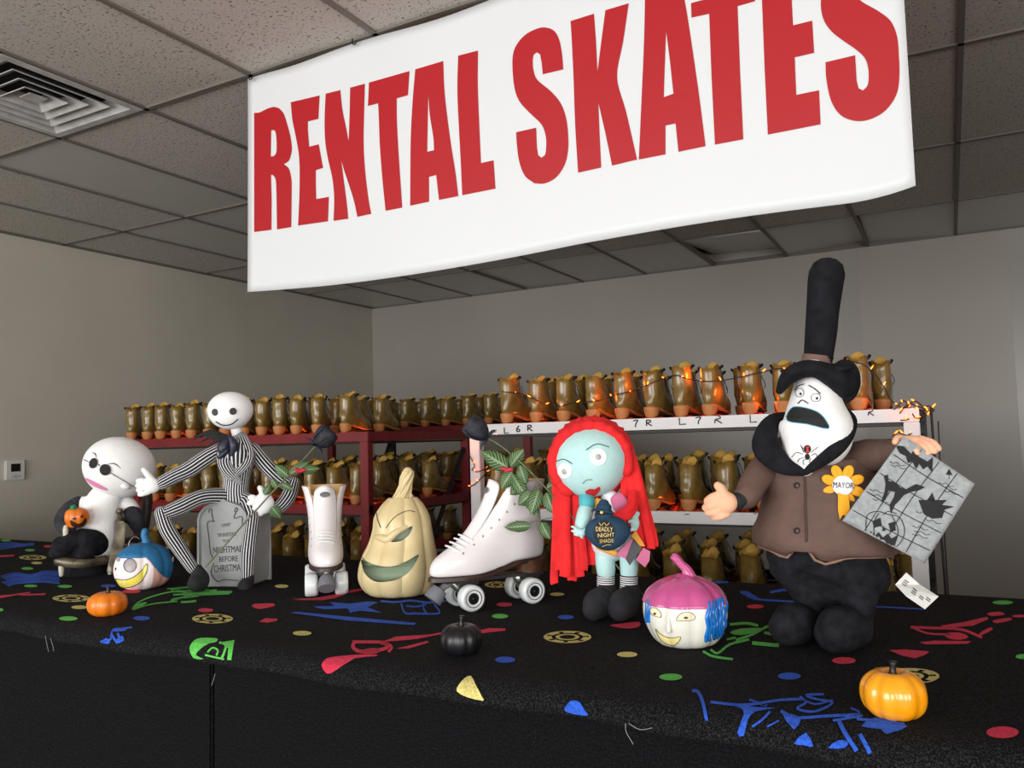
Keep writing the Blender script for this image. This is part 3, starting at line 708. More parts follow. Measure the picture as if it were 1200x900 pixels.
for L, H, Wd, sd in ((.25, .166, 1.0, 1), (.262, .176, 1.03, 2), (.24, .158, .97, 3), (.252, .168, 1.02, 4), (.256, .16, 1.0, 5)):
    up, li, so, to, pt = skate_parts(L, H, .02, .068, 24, Wd, seed=sd)
    wheel = modified(mesh('wheel', [lathe([(.008, -.014), (.022, -.014), (.026, -.011), (.0275, 0), (.026, .011), (.022, .014), (.008, .014)], 16, 1)], sharp=.9), [])
    P = dict(upper=mesh('upper', [up]), lining=mesh('lining', [li]), sole=mesh('sole', [so], sharp=.8),
             tongue=modified(mesh('tongue', [to]), [('SOLIDIFY', dict(thickness=.004, offset=0))]),
             heel=mesh('heel', [loft([(0, .032, .092), (0, .031, .078), (0, .030, .056), (0, .031, .048), (0, .033, .03)], [(.031, .032), (.030, .030), (.024, .022), (.013, .013), (.008, .009)], n=16, k=2, ref=(0, 1, 0), cap_flat=True)]),
             lace=mesh('lace', lace_shape(pt, .068, H, L)+[loft([(-.036, .055, .064+H*.97), (-.039, .035, .072+H), (-.034, .018, .066+H*.99)], [.003, .005, .003], n=6), loft([(.036, .06, .068+H*.98), (.041, .08, .078+H), (.034, .1, .076+H)], [.003, .006, .004], n=6), loft([(.03, .11, .06+H*.9), (.046, .10, .07+H*.6), (.04, .13, .07+H*.5)], .0016, n=5)]),
             plate=mesh('plate', [box(-.02, .02, .052, .02, .215, .06), box(-.03, .042, .024, .03, .052, .032), box(-.03, .186, .024, .03, .196, .032), box(-.01, .04, .03, .01, .06, .055), box(-.01, .18, .03, .01, .2, .055)], False))
    for k_, m_ in dict(upper=M_TAN, lining=M_TANIN, sole=M_HEEL, tongue=M_TANIN, heel=M_HEEL, lace=M_LACE, plate=M_PLATE).items(): P[k_].materials.clear(); P[k_].materials.append(m_)
    wheel.materials.clear(); wheel.materials.append(M_WORG); P['wheel'] = wheel; protos.append(P)
def rental(loc, rz, label, group, kind):
    P = protos[kind]
    o = bpy.data.objects.new('rental_skate', None); C.objects.link(o); o.location = loc; o.rotation_euler = (0, 0, rz); o.empty_display_size = .02
    o['label'] = label; o['category'] = 'roller skate'; o['group'] = group
    for k_ in ('upper', 'lining', 'sole', 'tongue', 'heel', 'lace', 'plate'):
        c = bpy.data.objects.new(k_, P[k_]); C.objects.link(c); c.parent = o
    for x, y in ((-.028, .047), (.028, .047), (-.028, .19), (.028, .19)):
        c = bpy.data.objects.new('wheel', P['wheel']); C.objects.link(c); c.parent = o; c.location = (x, y, .028); c.rotation_euler = (0, PI/2, 0)
    return o
# ------------------------------------------------------------------ shelving units
M_REDS = mat('red_steel', (128, 28, 36), .45, noise_amt=.2, nscale=12)
M_WHS = mat('white_steel', (226, 224, 226), .4, noise_amt=.04, nscale=8)
M_DKS = mat('dark_steel', (26, 22, 22), .5)
E0 = 1.44
ORD = ['first', 'second', 'third', 'fourth', 'fifth', 'sixth', 'seventh', 'eighth', 'ninth', 'tenth', 'eleventh', 'twelfth', 'thirteenth', 'fourteenth', 'fifteenth']
def shelf(name, label, X0, X1, Y0, Y1, tops, mfront, mside, bh=.046, legw=.05, front_legs=(True, True)):
    t = thing(name, label, 'shelving', loc=((X0+X1)/2, Y0, 0)); ox, oy = (X0+X1)/2, Y0
    fronts = []
    for z in tops:
        fronts.append(obj('front_beam', mesh('b', [box(X0-ox, 0, z-bh, X1-ox, .03, z)], False, bevel=.002), mfront, t))
        obj('back_beam', mesh('b', [box(X0-ox, Y1-oy-.03, z-bh, X1-ox, Y1-oy, z)], False), mside, t)
        for x in (X0, X1-.03): obj('side_beam', mesh('b', [box(x-ox, .031, z-bh, x+.03-ox, Y1-oy-.031, z)], False), mside, t)
        obj('deck', mesh('b', [box(X0-ox+.031, .031, z-bh-.012, X1-ox-.031, Y1-oy-.031, z-bh-.002)], False), M_DKS, t)
    top = max(tops)
    for x in (X0, X1-legw):
        obj('upright', mesh('u', [box(x-ox, -.002, 0, x+legw-ox, .038, top-bh-.001)], False, bevel=.002), mfront, t)
        obj('upright', mesh('u', [box(x-ox, Y1-oy-.04, 0, x+legw-ox, Y1-oy, top-bh-.001)], False, bevel=.002), mside, t)
    for x in (X0+.02, X1-.02):
        obj('brace', mesh('br', [bar((x-ox, .05, .2), (x-ox, Y1-oy-.05, top-.1), .012, .025)], False), M_DKS, t)
    return t, fronts
Yw = 3.09
white, wfr = shelf('white_shelving', 'white steel shelving full of tan skates, with shoe sizes written on its edges', -1.885, -.09, Yw, Yw+.95, [E0+.068, E0-.298, E0-.655], M_WHS, M_DKS)
red, rfr = shelf('red_shelving', 'dark red steel shelving full of tan skates in front of left wall', -4.16, -2.455, Yw, Yw+.95, [E0+.055, E0-.297, E0-.65], M_REDS, M_REDS)
midu, mfr = shelf('dark_shelving', 'dark red shelving of skates standing farther back between white and red shelving', -3.9, -2.28, 4.45, 5.2, [E0+.10, E0-.275, E0-.64], M_REDS, M_DKS, bh=.05)
cable = tag(obj('black_cable', mesh('cable', [loft([(-.055, Yw+.1, E0+.07), (-.052, Yw+.1, E0-.2), (-.045, Yw+.1, E0-.6), (-.046, Yw+.1, .0)], .004, n=6)]+[loft([(-.035, Yw+.1, E0+.02), (-.038, Yw+.1, E0-.3), (-.035, Yw+.1, 0)], .0025, n=6)]), M_HOOK), 'black cable hanging down beside the right end of white shelving', 'cable')
rnd = random.Random(3)
def rows(unit, X0, X1, Yf, decks, spec, gap=.029):
    for (tier, zt, ri, dy, xs, yaw, jit, rowname) in spec:
        for i, x in enumerate(xs):
            r = yaw(x) if callable(yaw) else yaw
            k = rnd.choice([0, 1, 2, 3, 4])
            rental((x, Yf+dy+rnd.uniform(-.006, .006), zt-decks), r+rnd.uniform(-jit, jit),
                   'tan rental skate, %s from left, %s row of %s' % (ORD[i], rowname, tier), 'tan rental skates on the shelving', k)
dk = .048
# white unit: picture columns of the front top row
top_x = [onY(px, 490, Yw+.06).x for px in (596, 631, 664, 697, 731, 765, 800, 833, 882, 920, 965, 1008)]
mid_x = [-1.78+.144*i for i in range(12)]
low_x = [-1.76+.152*i for i in range(11)]
rows(white, 0, 0, Yw, dk, [
    ('the top white shelf', E0+.068, 0, .012, top_x, 0, .06, 'front'),
    ('the top white shelf', E0+.068, 1, .31, [x+.06 for x in top_x[::1]], 0, .1, 'second'),
    ('the middle white shelf', E0-.298, 0, .012, mid_x, 0, .07, 'front'), ('the middle white shelf', E0-.298, 1, .30, [x+.05 for x in mid_x], 0, .1, 'second'), ('the middle white shelf', E0-.298, 2, .59, [x+.02 for x in mid_x], 0, .1, 'third'),
    ('the lowest white shelf', E0-.655, 0, .012, low_x, 0, .07, 'front'), ('the lowest white shelf', E0-.655, 1, .30, [x+.07 for x in low_x], 0, .1, 'second'), ('the lowest white shelf', E0-.655, 2, .59, [x+.03 for x in low_x], 0, .1, 'third')])
rt_x = [onY(px, 505, Yw+.06).x for px in (168, 186, 204, 223, 244, 268, 300, 324, 346, 369, 395, 420)]
rt_x = [onY(px, 505, Yw+.06).x for px in (160, 178, 195, 213, 231, 250, 270, 291, 312, 333, 353)]
rt_x2 = [onY(px, 500, Yw+.10).x for px in (384, 414)]
yawl = lambda x: math.radians(34) if x < -2.75 else math.radians(8)
rmid = [-4.02+.145*i for i in range(11)]
rows(red, 0, 0, Yw, dk, [
    ('the top red shelf', E0+.055, 0, .014, rt_x+rt_x2, yawl, .05, 'front'),
    ('the top red shelf', E0+.055, 1, .32, [-3.55+.15*i for i in range(7)], math.radians(10), .1, 'second'),
    ('the middle red shelf', E0-.297, 0, .012, rmid, lambda x: math.radians(30 if x < -3.2 else 6), .1, 'front'), ('the middle red shelf', E0-.297, 1, .31, [x+.05 for x in rmid[:10]], .2, .1, 'second'), ('the middle red shelf', E0-.297, 2, .60, [x+.02 for x in rmid], .1, .1, 'third'),
    ('the lowest red shelf', E0-.65, 0, .012, rmid, lambda x: math.radians(30 if x < -3.2 else 6), .15, 'front'), ('the lowest red shelf', E0-.65, 1, .31, [x+.05 for x in rmid[:10]], .2, .1, 'second')])
mx_ = [-3.75+.165*i for i in range(9)]
rows(midu, 0, 0, 4.45, .052, [
    ('the top dark shelf farther back', E0+.10, 0, .012, mx_, -.12, .1, 'front'), ('the top dark shelf farther back', E0+.10, 1, .32, [x+.07 for x in mx_], 0, .1, 'second'),
    ('the middle dark shelf farther back', E0-.275, 0, .012, mx_, -.1, .1, 'front'), ('the middle dark shelf farther back', E0-.275, 1, .32, [x+.07 for x in mx_], 0, .1, 'second'),
    ('the lowest dark shelf farther back', E0-.64, 0, .012, mx_, .2, .3, 'front')])
# size marks on the white beams
def glyph(ch, x, y, w_, h):
    G = {'L': [[(0, 0), (.05, 1), (1, .92)]], '7': [[(0, .08), (.9, 0), (.55, .5), (.45, 1)]], 'R': [[(.1, 0), (.1, 1)], [(.1, .05), (.7, .08), (.75, .35), (.2, .5), (.5, .7), (1, 1)]],
         '6': [[(.7, 0), (.2, .4), (.1, .8), (.5, 1), (.85, .75), (.5, .55), (.15, .7)]], '8': [[(.8, .1), (.4, 0), (.15, .2), (.8, .7), (.5, 1), (.15, .8), (.8, .35), (.8, .1)]]}[ch]
    return [stroke([(x+a*w_, y+b*h) for a, b in g], 1.35, k=1 if ch in 'L' else 4) for g in G]
marks = [('L', 591, 501, 5, 7), ('6', 605, 499, 5, 7), ('R', 618, 498, 6, 7), ('7', 742, 492.5, 6, 8), ('R', 757, 492, 7, 7), ('L', 796, 489.5, 8, 8), ('7', 815, 489, 7, 8), ('R', 837, 487, 9, 9), ('L', 879, 486, 8, 9), ('8', 900, 484.5, 9, 8), ('R', 1017, 479, 7, 8)]
marks2 = [('L', 802.5, 596, 5, 7), ('L', 883, 595, 5, 7)]
for beam, mk in ((wfr[0], marks), (wfr[1], marks2)):
    off = Vector(((-1.885-.09)/2, Yw, 0))
    tr = BVHTree.FromPolygons([v.co+off for v in beam.data.vertices], [tuple(p.vertices) for p in beam.data.polygons])
    for ch, x, y, w_, h in mk:
        o = decal('size_mark', tr, WF, glyph(ch, x, y, w_, h), M_INK, beam, off=.0012, h=6)
        for vv in o.data.vertices: vv.co -= off
# string lights
M_BULB = mat('orange_bulb', (255, 120, 30), .3, emit=((255, 84, 14), 10))
M_WIRE = mat('dark_green_wire', (14, 18, 14), .6)
bulb_me = mesh('bulb', [loft([(0, 0, 0), (0, 0, .006), (0, 0, .014)], [.0015, .0024, .0008], n=7, k=2, ref=(0, 1, 0))]); bulb_me.materials.append(M_BULB)
def lights(name, label, pts, step, jitter=.012, lamps=()):
    P = cm(pts, 6); o = thing(name, label, 'string lights', loc=P[0]); O = P[0]
    obj('wire', mesh('wire', [loft([p-O for p in P], .0022, n=5, k=1)]), M_WIRE, o)
    acc = 0
    for a, b in zip(P[:-1], P[1:]):
        acc += (b-a).length
        if acc > step:
            acc = 0; c = bpy.data.objects.new('bulb', bulb_me); C.objects.link(c); c.parent = o
            c.location = b-O+Vector((rnd.uniform(-jitter, jitter)*.3, rnd.uniform(-jitter, jitter)*.3, .002)); c.rotation_euler = (rnd.uniform(-1.4, 1.4), rnd.uniform(-1.4, 1.4), 0)
    for (x, y, z, e) in lamps:
        l = bpy.data.lights.new('bulb_glow', 'POINT'); l.energy = e; l.color = (1, .17, .02); l.shadow_soft_size = .01
        lo = bpy.data.objects.new('bulb_glow', l); C.objects.link(lo); lo.parent = o; lo.location = Vector((x, y, z))-O
zt = E0+.068
drape = [onY(x, y, Yw+d) for x, y, d in ((588, 459, .02), (612, 462, .0), (640, 474, -.01), (655, 476, -.01), (673, 472, -.01), (700, 470, -.01), (720, 463, -.01), (742, 458, -.01), (766, 448, -.01), (790, 440, -.005), (805, 444, -.01), (825, 447, -.01), (845, 446, -.01), (862, 443, -.01), (890, 437, -.01), (915, 432, -.01), (945, 440, .0), (975, 430, -.01), (1000, 424, -.01), (1020, 433, -.01), (1035, 452, -.005), (1045, 470, -.01), (1060, 478, -.01), (1072, 470, -.01), (1085, 480, -.01))]
lights('string_lights', 'orange string lights draped across the skates on the top white shelf', drape, .07, lamps=[(onY(x, y, Yw+.05).x, Yw+d, onY(x, y, Yw+.05).z, e) for x, y, d, e in ((612, 440, .04, .10), (645, 470, -.0, .06), (712, 465, .02, .12), (748, 450, .03, .12), (812, 440, .05, .2), (850, 460, .05, .12), (900, 470, .03, .12), (1040, 470, .02, .10))])
z1 = zt-.035
base = [Vector((x, Yw+.07+.05*math.sin(x*21), z1+.012*math.sin(x*50))) for x in [-1.85+.06*i for i in range(30)]]
lights('string_lights', 'orange string lights lying among the wheels on the top white shelf', base, .035, lamps=[(x, Yw+.14, z1+.02, .10) for x in (-1.6, -1.2, -.8, -.3)])
z2 = E0-.298-.03
base = [Vector((x, Yw+.07+.05*math.sin(x*21), z2+.012*math.sin(x*50))) for x in [-1.85+.06*i for i in range(30)]]
lights('string_lights', 'orange string lights lying among the wheels on the middle white shelf', base, .045, lamps=[(x, Yw+.14, z2+.02, .12) for x in (-1.7, -1.3, -.95, -.6)])
for zz, nm in ((E0+.055-.03, 'top'), (E0-.297-.03, 'middle')):
    base = [Vector((x, Yw+.09+.05*math.sin(x*21), zz+.01*math.sin(x*50))) for x in [-4.1+.06*i for i in range(27)]]
    lights('string_lights', 'orange string lights lying among the wheels on the %s red shelf' % nm, base, .05, lamps=[(x, Yw+.15, zz+.01, .14) for x in (-3.9, -3.45, -3.0, -2.6)])
base = [Vector((x, 4.45+.05+.03*math.sin(x*21), E0-.275-.03+.01*math.sin(x*50))) for x in [-3.6+.07*i for i in range(28)]]
lights('string_lights', 'orange string lights on the middle dark shelf farther back', base, .06, lamps=[(x, 4.52, E0-.29, .16) for x in (-2.9, -2.4)])
# tangle at the shelf's right end
tang = [onY(x, y, Yw-.02+.01*((i*7) % 5)) for i, (x, y) in enumerate(((1048, 480), (1060, 470), (1068, 486), (1062, 492), (1052, 490), (1064, 474), (1080, 478), (1090, 484), (1074, 490), (1070, 480), (1094, 482), (1086, 476), (1076, 498), (1064, 510), (1052, 506), (1046, 512)))]
lights('string_lights', 'tangled orange string lights at the right end of the top white shelf', tang, .03, lamps=[(tang[5].x, tang[5].y-.02, tang[5].z+.02, .12)])
lw = [onY(x, y, Yw-.012) for x, y in ((548, 530), (556, 545), (553, 550), (560, 553), (572, 547), (577, 540), (573, 550), (558, 566), (550, 570))]
lights('string_lights', 'short loop of orange string lights round the left leg of white shelving', lw, .05, lamps=[(lw[2].x, lw[2].y-.03, E0-.02, .05)])
# ------------------------------------------------------------------ small pumpkins
def pumpkin(px, py, rpx, hpx, name, label, mbody, mstem, lobes=10, squash=1, stem_h=12, stemlean=(0, 0)):
    f = Frame(px, py); k = f.k; R = rpx*k; H = hpx*k
    f.O = f.O+f.a*R*.75; f = Frame(O=f.O)
    t = thing(name, label, 'pumpkin', f)
    obj('body', mesh('body', [lathe([(0, H*.10), (R*.35, .012*H), (R*.62, 0), (R*.9, H*.18), (R, H*.46), (R*.93, H*.74), (R*.66, H*.95), (R*.36, H), (R*.14, H*.93), (0, H*.88)], 60, 4, lobes, .1, c=(0, 0, 0))]), mbody, t)
    s = stem_h*k
    obj('stem', mesh('stem', [loft([(0, 0, H*.86), (s*.05, 0, H*.86+s*.5), (s*stemlean[0]+s*.1, 0, H*.88+s*1.1)], [R*.17, R*.1, R*.12], n=10, cap_flat=True)]), mstem, t)
    return t, f
M_ORG = mat('orange_pumpkin', (228, 128, 18), .42, rgb2=(214, 106, 12), nscale=22, coat=.25, bump=.1, bscale=120)
M_YEL = mat('yellow_pumpkin', (242, 162, 20), .25, rgb2=(238, 150, 12), nscale=16, coat=.6)
M_BLK = mat('black_pumpkin', (18, 18, 22), .38, noise_amt=.1, nscale=30)
pumpkin(126, 723, 22.5, 26, 'small_pumpkin', 'small matte orange pumpkin with black stem near the counter edge at left', M_ORG, M_BLK, 9, stem_h=9)
pumpkin(541, 770, 26, 33, 'small_pumpkin', 'small black pumpkin in front of the white roller skate', M_BLK, M_BLK, 10, stem_h=13)
pumpkin(1049, 847, 38, 52, 'small_pumpkin', 'small glossy yellow-orange pumpkin with black stem at right front of counter', M_YEL, M_BLK, 9, stem_h=16)

# ------------------------------------------------------------------ painted face pumpkins (plain generic faces)
def nearest_px(fr, pts, d): return [fr.p(x, y, d) for x, y in pts]
f = Frame(805, 763); f = Frame(O=f.O+f.a*.055); k = f.k
t = thing('painted_pumpkin', 'white ceramic pumpkin with a glossy pink top, blue hair and smiling face', 'pumpkin', f)
def prof_at(pts): return pts
R = .0725; zr = f.p(805, 711, -.05).z
PP = [(0, .004), (.040, 0), (.058, .010), (.071, .036), (.0745, .055), (.0735, .074)]
body = mesh('body', [lathe(PP+[(.068, .086), (.06, .09)], 72, 4, 9, .07)])
bo = obj('body', body, mat('white_glaze', (226, 224, 214), .35, coat=.4, bump=.05, bscale=200), t)
top = mesh('cap', [lathe([(.0745, .0735), (.0755, .0755), (.0735, .081), (.066, .094), (.051, .106), (.033, .1145), (.018, .119), (.010, .122), (0, .123)], 72, 4, 9, .07)])
M_PINK = mat('pink_glaze', (196, 82, 142), .28, coat=.7, noise_amt=.05, nscale=30)
obj('cap', top, M_PINK, t)
st = [f.p(x, y, 0) for x, y in ((808, 689), (808, 677), (805, 668), (798, 661), (791, 653))]
sh = [loft(st, [.023, .013, .0088, .0075, .008], n=20)]
for q in range(5):
    a = PI*(.15+.18*q)+PI; sh.append(loft([p+Vector((math.cos(a)*r, math.sin(a)*r, 0)) for p, r in zip(st, (.0195, .0118, .0083, .0073, .0075))], .0018, n=6))
obj('stem', mesh('stem', sh), M_PINK, t)
tr = bvh(body); trc = bvh(body, top)
M_CREAM = mat('cream_paint', (240, 226, 150), .4); M_EYE = mat('eye_cream', (236, 226, 190), .4)
Q = lambda p: Z(p, 740, 640, 6.923)
decals('eye', tr, f, [blob(Q([(155, 530), (160, 505), (190, 500), (225, 520), (240, 550), (240, 578), (205, 570), (170, 555)]), 3), blob(Q([(365, 595), (385, 560), (420, 540), (470, 538), (505, 555), (516, 580), (490, 598), (430, 604), (380, 606)]), 3)], M_EYE, t, h=2)
decals('eye_outline', tr, f, [stroke(Q([(240, 578), (205, 570), (170, 555), (155, 530), (160, 505), (190, 500), (225, 520), (240, 550), (240, 578)]), .5), stroke(Q([(365, 598), (385, 560), (420, 540), (470, 538), (505, 555), (518, 582), (490, 600), (430, 604), (365, 606)]), .55)], M_INK, t, off=.0014, h=2)
decals('pupil', tr, f, [oval(*Q([(193, 548)])[0], 1.7, 1.4), oval(*Q([(440, 580)])[0], 2.4, 1.5)], mat('brown_paint', (96, 56, 20), .4), t, off=.0018, h=1)
mo = Q([(195, 665), (225, 700), (280, 735), (340, 742), (395, 732), (388, 765), (350, 800), (300, 795), (250, 765), (215, 715)])
decal('mouth', tr, f, [blob(mo, 3)], M_CREAM, t, h=2); decal('mouth_outline', tr, f, [stroke(mo+[mo[0]], .6)], M_GREYINK, t, off=.0013, h=2)
hit = lambda x, y: (lambda r: tr.ray_cast(*r)[0])(f.ray(x, y))
nb = [hit(*Q([(300, 540)])[0]), hit(*Q([(300, 610)])[0]), hit(*Q([(303, 680)])[0])]
obj('nose', mesh('nose', [loft([nb[0]+Vector((0, .001, 0)), nb[1]+Vector((0, -.003, 0)), nb[2]+Vector((0, -.006, 0))], [.0014, .0032, .0045], n=12)]), bo.data.materials[0], t)
M_BLUEG = mat('blue_glaze', (24, 110, 196), .3, coat=.5)
for i, px in enumerate((829.5, 833, 836.5, 840, 843.5, 847, 850.5)):
    pts = []
    for j in range(9):
        y = (706, 705, 703.5, 702, 700, 697, 694)[i]+j*(5.6 if i < 6 else 5); x = px+1.1*math.sin(j*1.5+i*.5)+(-.06*j*j*.4 if i < 2 else (-.03*j*j if i > 4 else 0))
        h_ = tr.ray_cast(*f.ray(x, y))[0]
        if h_: pts.append(h_)
    if len(pts) > 2: obj('hair_lock', mesh('lock', [loft(pts, .0036, n=8, k=3)]), M_BLUEG, t)
for px in (757.5, 761):
    pts = [tr.ray_cast(*f.ray(px+abs(j-3)*.35+(px > 759)*0, 704+j*6))[0] for j in range(6 if px < 759 else 5)]
    pts = [p for p in pts if p]
    if len(pts) > 2: obj('hair_lock', mesh('lock', [loft(pts, .0034, n=8, k=3)]), M_BLUEG, t)

f = Frame(168, 692); f = Frame(O=f.O+f.a*.055)
t = thing('painted_pumpkin', 'small pumpkin with blue cap, white face and pink sides beside the seated white doll', 'pumpkin', f)
pm = mesh('body', [lathe([(0, .003), (.038, 0), (.062, .014), (.0745, .042), (.073, .07), (.06, .094), (.036, .110), (.016, .115), (0, .116)], 64, 4, 8, .08)])
bo = obj('body', pm, mat('pink_ceramic', (240, 176, 166), .45, noise_amt=.05, nscale=30, coat=.2), t); tr = bvh(pm)
Q = lambda p: Z(p, 50, 600, 7.5)
decal('painted_face', tr, f, [blob(Q([(690, 350), (760, 335), (830, 355), (900, 400), (950, 450), (975, 500), (960, 640), (900, 680), (800, 690), (700, 690), (640, 600), (625, 500), (650, 400)]), 3)], mat('white_paint', (238, 226, 226), .45), t, h=3)
def patch(name, outline, m, off, thick):
    return decal(name, tr, f, [outline], m, t, off=off, h=2.5)
o = patch('cap', blob(Q([(665, 375), (720, 345), (790, 345), (870, 370), (940, 430), (985, 490), (1040, 550), (1090, 575), (1130, 560), (1150, 480), (1150, 380), (1080, 280), (980, 225), (860, 225), (740, 270), (680, 330)]), 3), mat('blue_paint', (32, 108, 158), .55, noise_amt=.15, nscale=50, bump=.3, bscale=150), .0025, 0)
obj('crown', mesh('crown', [lathe([(.067, .086), (.0625, .096), (.045, .1085), (.03, .1155), (.016, .118), (0, .119)], 64, 3, 8, .06)]), o.data.materials[0], t)
st = [f.p(x, y, 0) for x, y in ((172, 640), (171, 633), (169, 627), (170, 622))]
obj('stem', mesh('stem', [loft(st, [.016, .0105, .009, .0085], n=10)]), o.data.materials[0], t)
M_SILV = mat('silver_paint', (168, 162, 166), .4, noise_amt=.25, nscale=60)
decals('eye', tr, f, [oval(*Q([(770, 470)])[0], 7, 7.5), oval(*Q([(668, 418)])[0], 2, 3)], M_SILV, t, off=.0013, h=2); decals('eye_outline', tr, f, [stroke(oval(*Q([(770, 470)])[0], 7.2, 7.7)+[oval(*Q([(770, 470)])[0], 7.2, 7.7)[0]], .7, 1)], M_GREYINK, t, off=.0018, h=2)
mo = Q([(640, 585), (720, 595), (800, 570), (870, 510), (918, 455), (915, 520), (880, 590), (820, 640), (740, 662), (680, 650)])
decal('mouth', tr, f, [blob(mo, 3)], mat('yellow_paint', (238, 226, 96), .45), t, off=.0013, h=2); decal('mouth_outline', tr, f, [stroke(mo+[mo[0]], .8)], mat('navy_paint', (44, 40, 88), .5), t, off=.0018, h=2)
decal('nostril', tr, f, [oval(*Q([(645, 500)])[0], .8, 1.8)], M_GREYINK, t, off=.0015, h=2)
obj('handle', mesh('hd', [loft([f.p(x, y, .01) for x, y in ((150, 645), (152, 634), (158, 629), (164, 632))], .0008, n=5)]), mat('wire_silver', (160, 160, 160), .3, metal=.9), t)
obj('ear', mesh('ear', [loft([f.p(198, 664, .03), f.p(201, 658, .035), f.p(203, 653, .04)], [.007, .005, .0015], n=8)]), mat('white_paint', (238, 226, 226), .45), t)

# ------------------------------------------------------------------ tall carved gourd (plain jack-o'-lantern)
f = Frame(467, 703); f = Frame(O=f.O+f.a*.07)
t = thing('carved_gourd', 'tall cream ceramic gourd lantern with twisted stem and carved eyes and grin', 'lantern', f)
def gz(y, d=0): return f.p(467, y, d).z
outl = [(703, 448, 490), (696, 430, 505), (680, 420, 513), (665, 419.5, 515), (650, 424, 513), (636, 431, 510), (620, 436, 507), (605, 438, 504), (592, 446, 497), (583, 455, 489)]
rows_ = []
for y, xl, xr in outl:
    a = f.p(xl, y, 0); b = f.p(xr, y, 0); rows_.append((max(0, (a.z+b.z)/2), (a.x+b.x)/2, (b.x-a.x)/2))
zmin = rows_[0][0]; rows_ = [(z-zmin, cx, r) for z, cx, r in rows_]
rows_ = [(.002, rows_[0][1], .02), (0.0, rows_[0][1], rows_[0][2]*.9)]+[(max(z, .006), cx, r) for z, cx, r in rows_[1:]]
V = []; F = []; n = 72; PR_ = cm([Vector(r) for r in rows_], 5)
for z, cx, r in PR_:
    for j in range(n):
        a = 2*PI*j/n; g = abs(math.sin(4.5*a+.4)) ; q = r*(1-.085*(1-g**.6)); V.append(Vector((cx+q*math.cos(a), q*.92*math.sin(a), z)))
for i in range(len(PR_)-1):
    for j in range(n): a = i*n+j; b = i*n+(j+1) % n; F.append((a, b, b+n, a+n))
F += [tuple(reversed(range(n))), tuple((len(PR_)-1)*n+j for j in range(n))]
M_CREAMC = mat('cream_ceramic', (216, 198, 152), .42, rgb2=(206, 186, 138), nscale=18, coat=.15, bump=.12, bscale=70)
M_GREENI = mat('green_inside', (136, 152, 128), .45, noise_amt=.12, nscale=30)
gm = mesh('shell', [(V, F, [(0, 0)]*len(V))]); gm.materials.append(M_CREAMC); gm.materials.append(M_GREENI)
tr = bvh(gm); Q = lambda p: Z(p, 400, 540, 5.294)
eye1 = Q([(300, 500), (335, 450), (385, 425), (440, 405), (432, 440), (405, 475), (360, 500)])
eye2 = Q([(205, 480), (222, 468), (240, 490), (225, 500)])
mouth = Q([(122, 588), (150, 618), (195, 640), (260, 655), (330, 652), (410, 620), (480, 580), (462, 630), (420, 690), (350, 735), (270, 752), (200, 745), (150, 705), (128, 650)])
def cutter(poly, dist):
    n = len(poly); V = []; 
    for s in (0, 1):
        for x, y in poly:
            o, d = f.ray(x, y); h_ = tr.ray_cast(o, d)[0] or (o+d*((f.O-EYE).length-.06))
            V.append(h_-d*.03 if s == 0 else h_+d*dist)
    return mesh('cut', [prism([(p[0], p[1]) for p in poly], 1, lambda u, v, s: Vector((u, v, s)))]), V
o = bpy.data.objects.new('tmpg', gm); C.objects.link(o); cuts = []
for poly, dd in ((blob(eye1, 3), .022), (blob(mouth, 3), .03)):
    cmh, V = cutter(poly, dd)
    # prism vertex order may be welded; assign by position
    cmh = bpy.data.meshes.new('cut'); nn = len(poly); tri = tessellate_polygon([[Vector((p[0], p[1], 0)) for p in poly]])
    FF = [tuple(q) for q in tri]+[tuple(nn+i for i in reversed(q)) for q in tri]+[(i, (i+1) % nn, nn+(i+1) % nn, nn+i) for i in range(nn)]
    cmh.from_pydata([tuple(v) for v in V], [], FF); cmh.materials.append(M_CREAMC); cmh.materials.append(M_GREENI)
    for p in cmh.polygons: p.material_index = 1
    bm = bmesh.new(); bm.from_mesh(cmh); bmesh.ops.recalc_face_normals(bm, faces=bm.faces); bm.to_mesh(cmh); bm.free()
    co_ = bpy.data.objects.new('cut', cmh); C.objects.link(co_); cuts.append(co_)
    md = o.modifiers.new('b', 'BOOLEAN'); md.object = co_; md.solver = 'EXACT'; md.operation = 'DIFFERENCE'
dg = bpy.context.evaluated_depsgraph_get(); dg.update(); shell = bpy.data.meshes.new_from_object(o.evaluated_get(dg))
for q in cuts+[o]: bpy.data.objects.remove(q)
bm = bmesh.new(); bm.from_mesh(shell)
for e in bm.edges:
    if len(e.link_faces) == 2 and e.calc_face_angle(0) > .7: e.smooth = False
for fc in bm.faces: fc.smooth = True
bm.to_mesh(shell); bm.free()
obj('shell', shell, None, t)
decals('brow_line', tr, f, [stroke(Q([(218, 310), (225, 360), (245, 415)]), .9), stroke(Q([(275, 420), (320, 360), (370, 325), (420, 310), (455, 318)]), .8)], M_GREYINK, t, h=3)
brow = [tr.ray_cast(*f.ray(*q))[0] for q in Q([(205, 478), (240, 480), (290, 490), (340, 448), (400, 415), (440, 395)])]
obj('brow', mesh('brow', [loft([p+Vector((0, .004, .001)) for p in brow], [.004, .009, .010, .009, .007, .003], n=12)]), M_CREAMC, t)
top_ = [f.p(x, y, 0) for x, y in ((472, 588), (473, 578), (475, 568), (477, 559), (478, 553))]
sh = [loft(top_, [.030, .018, .014, .0145, .013], n=20)]
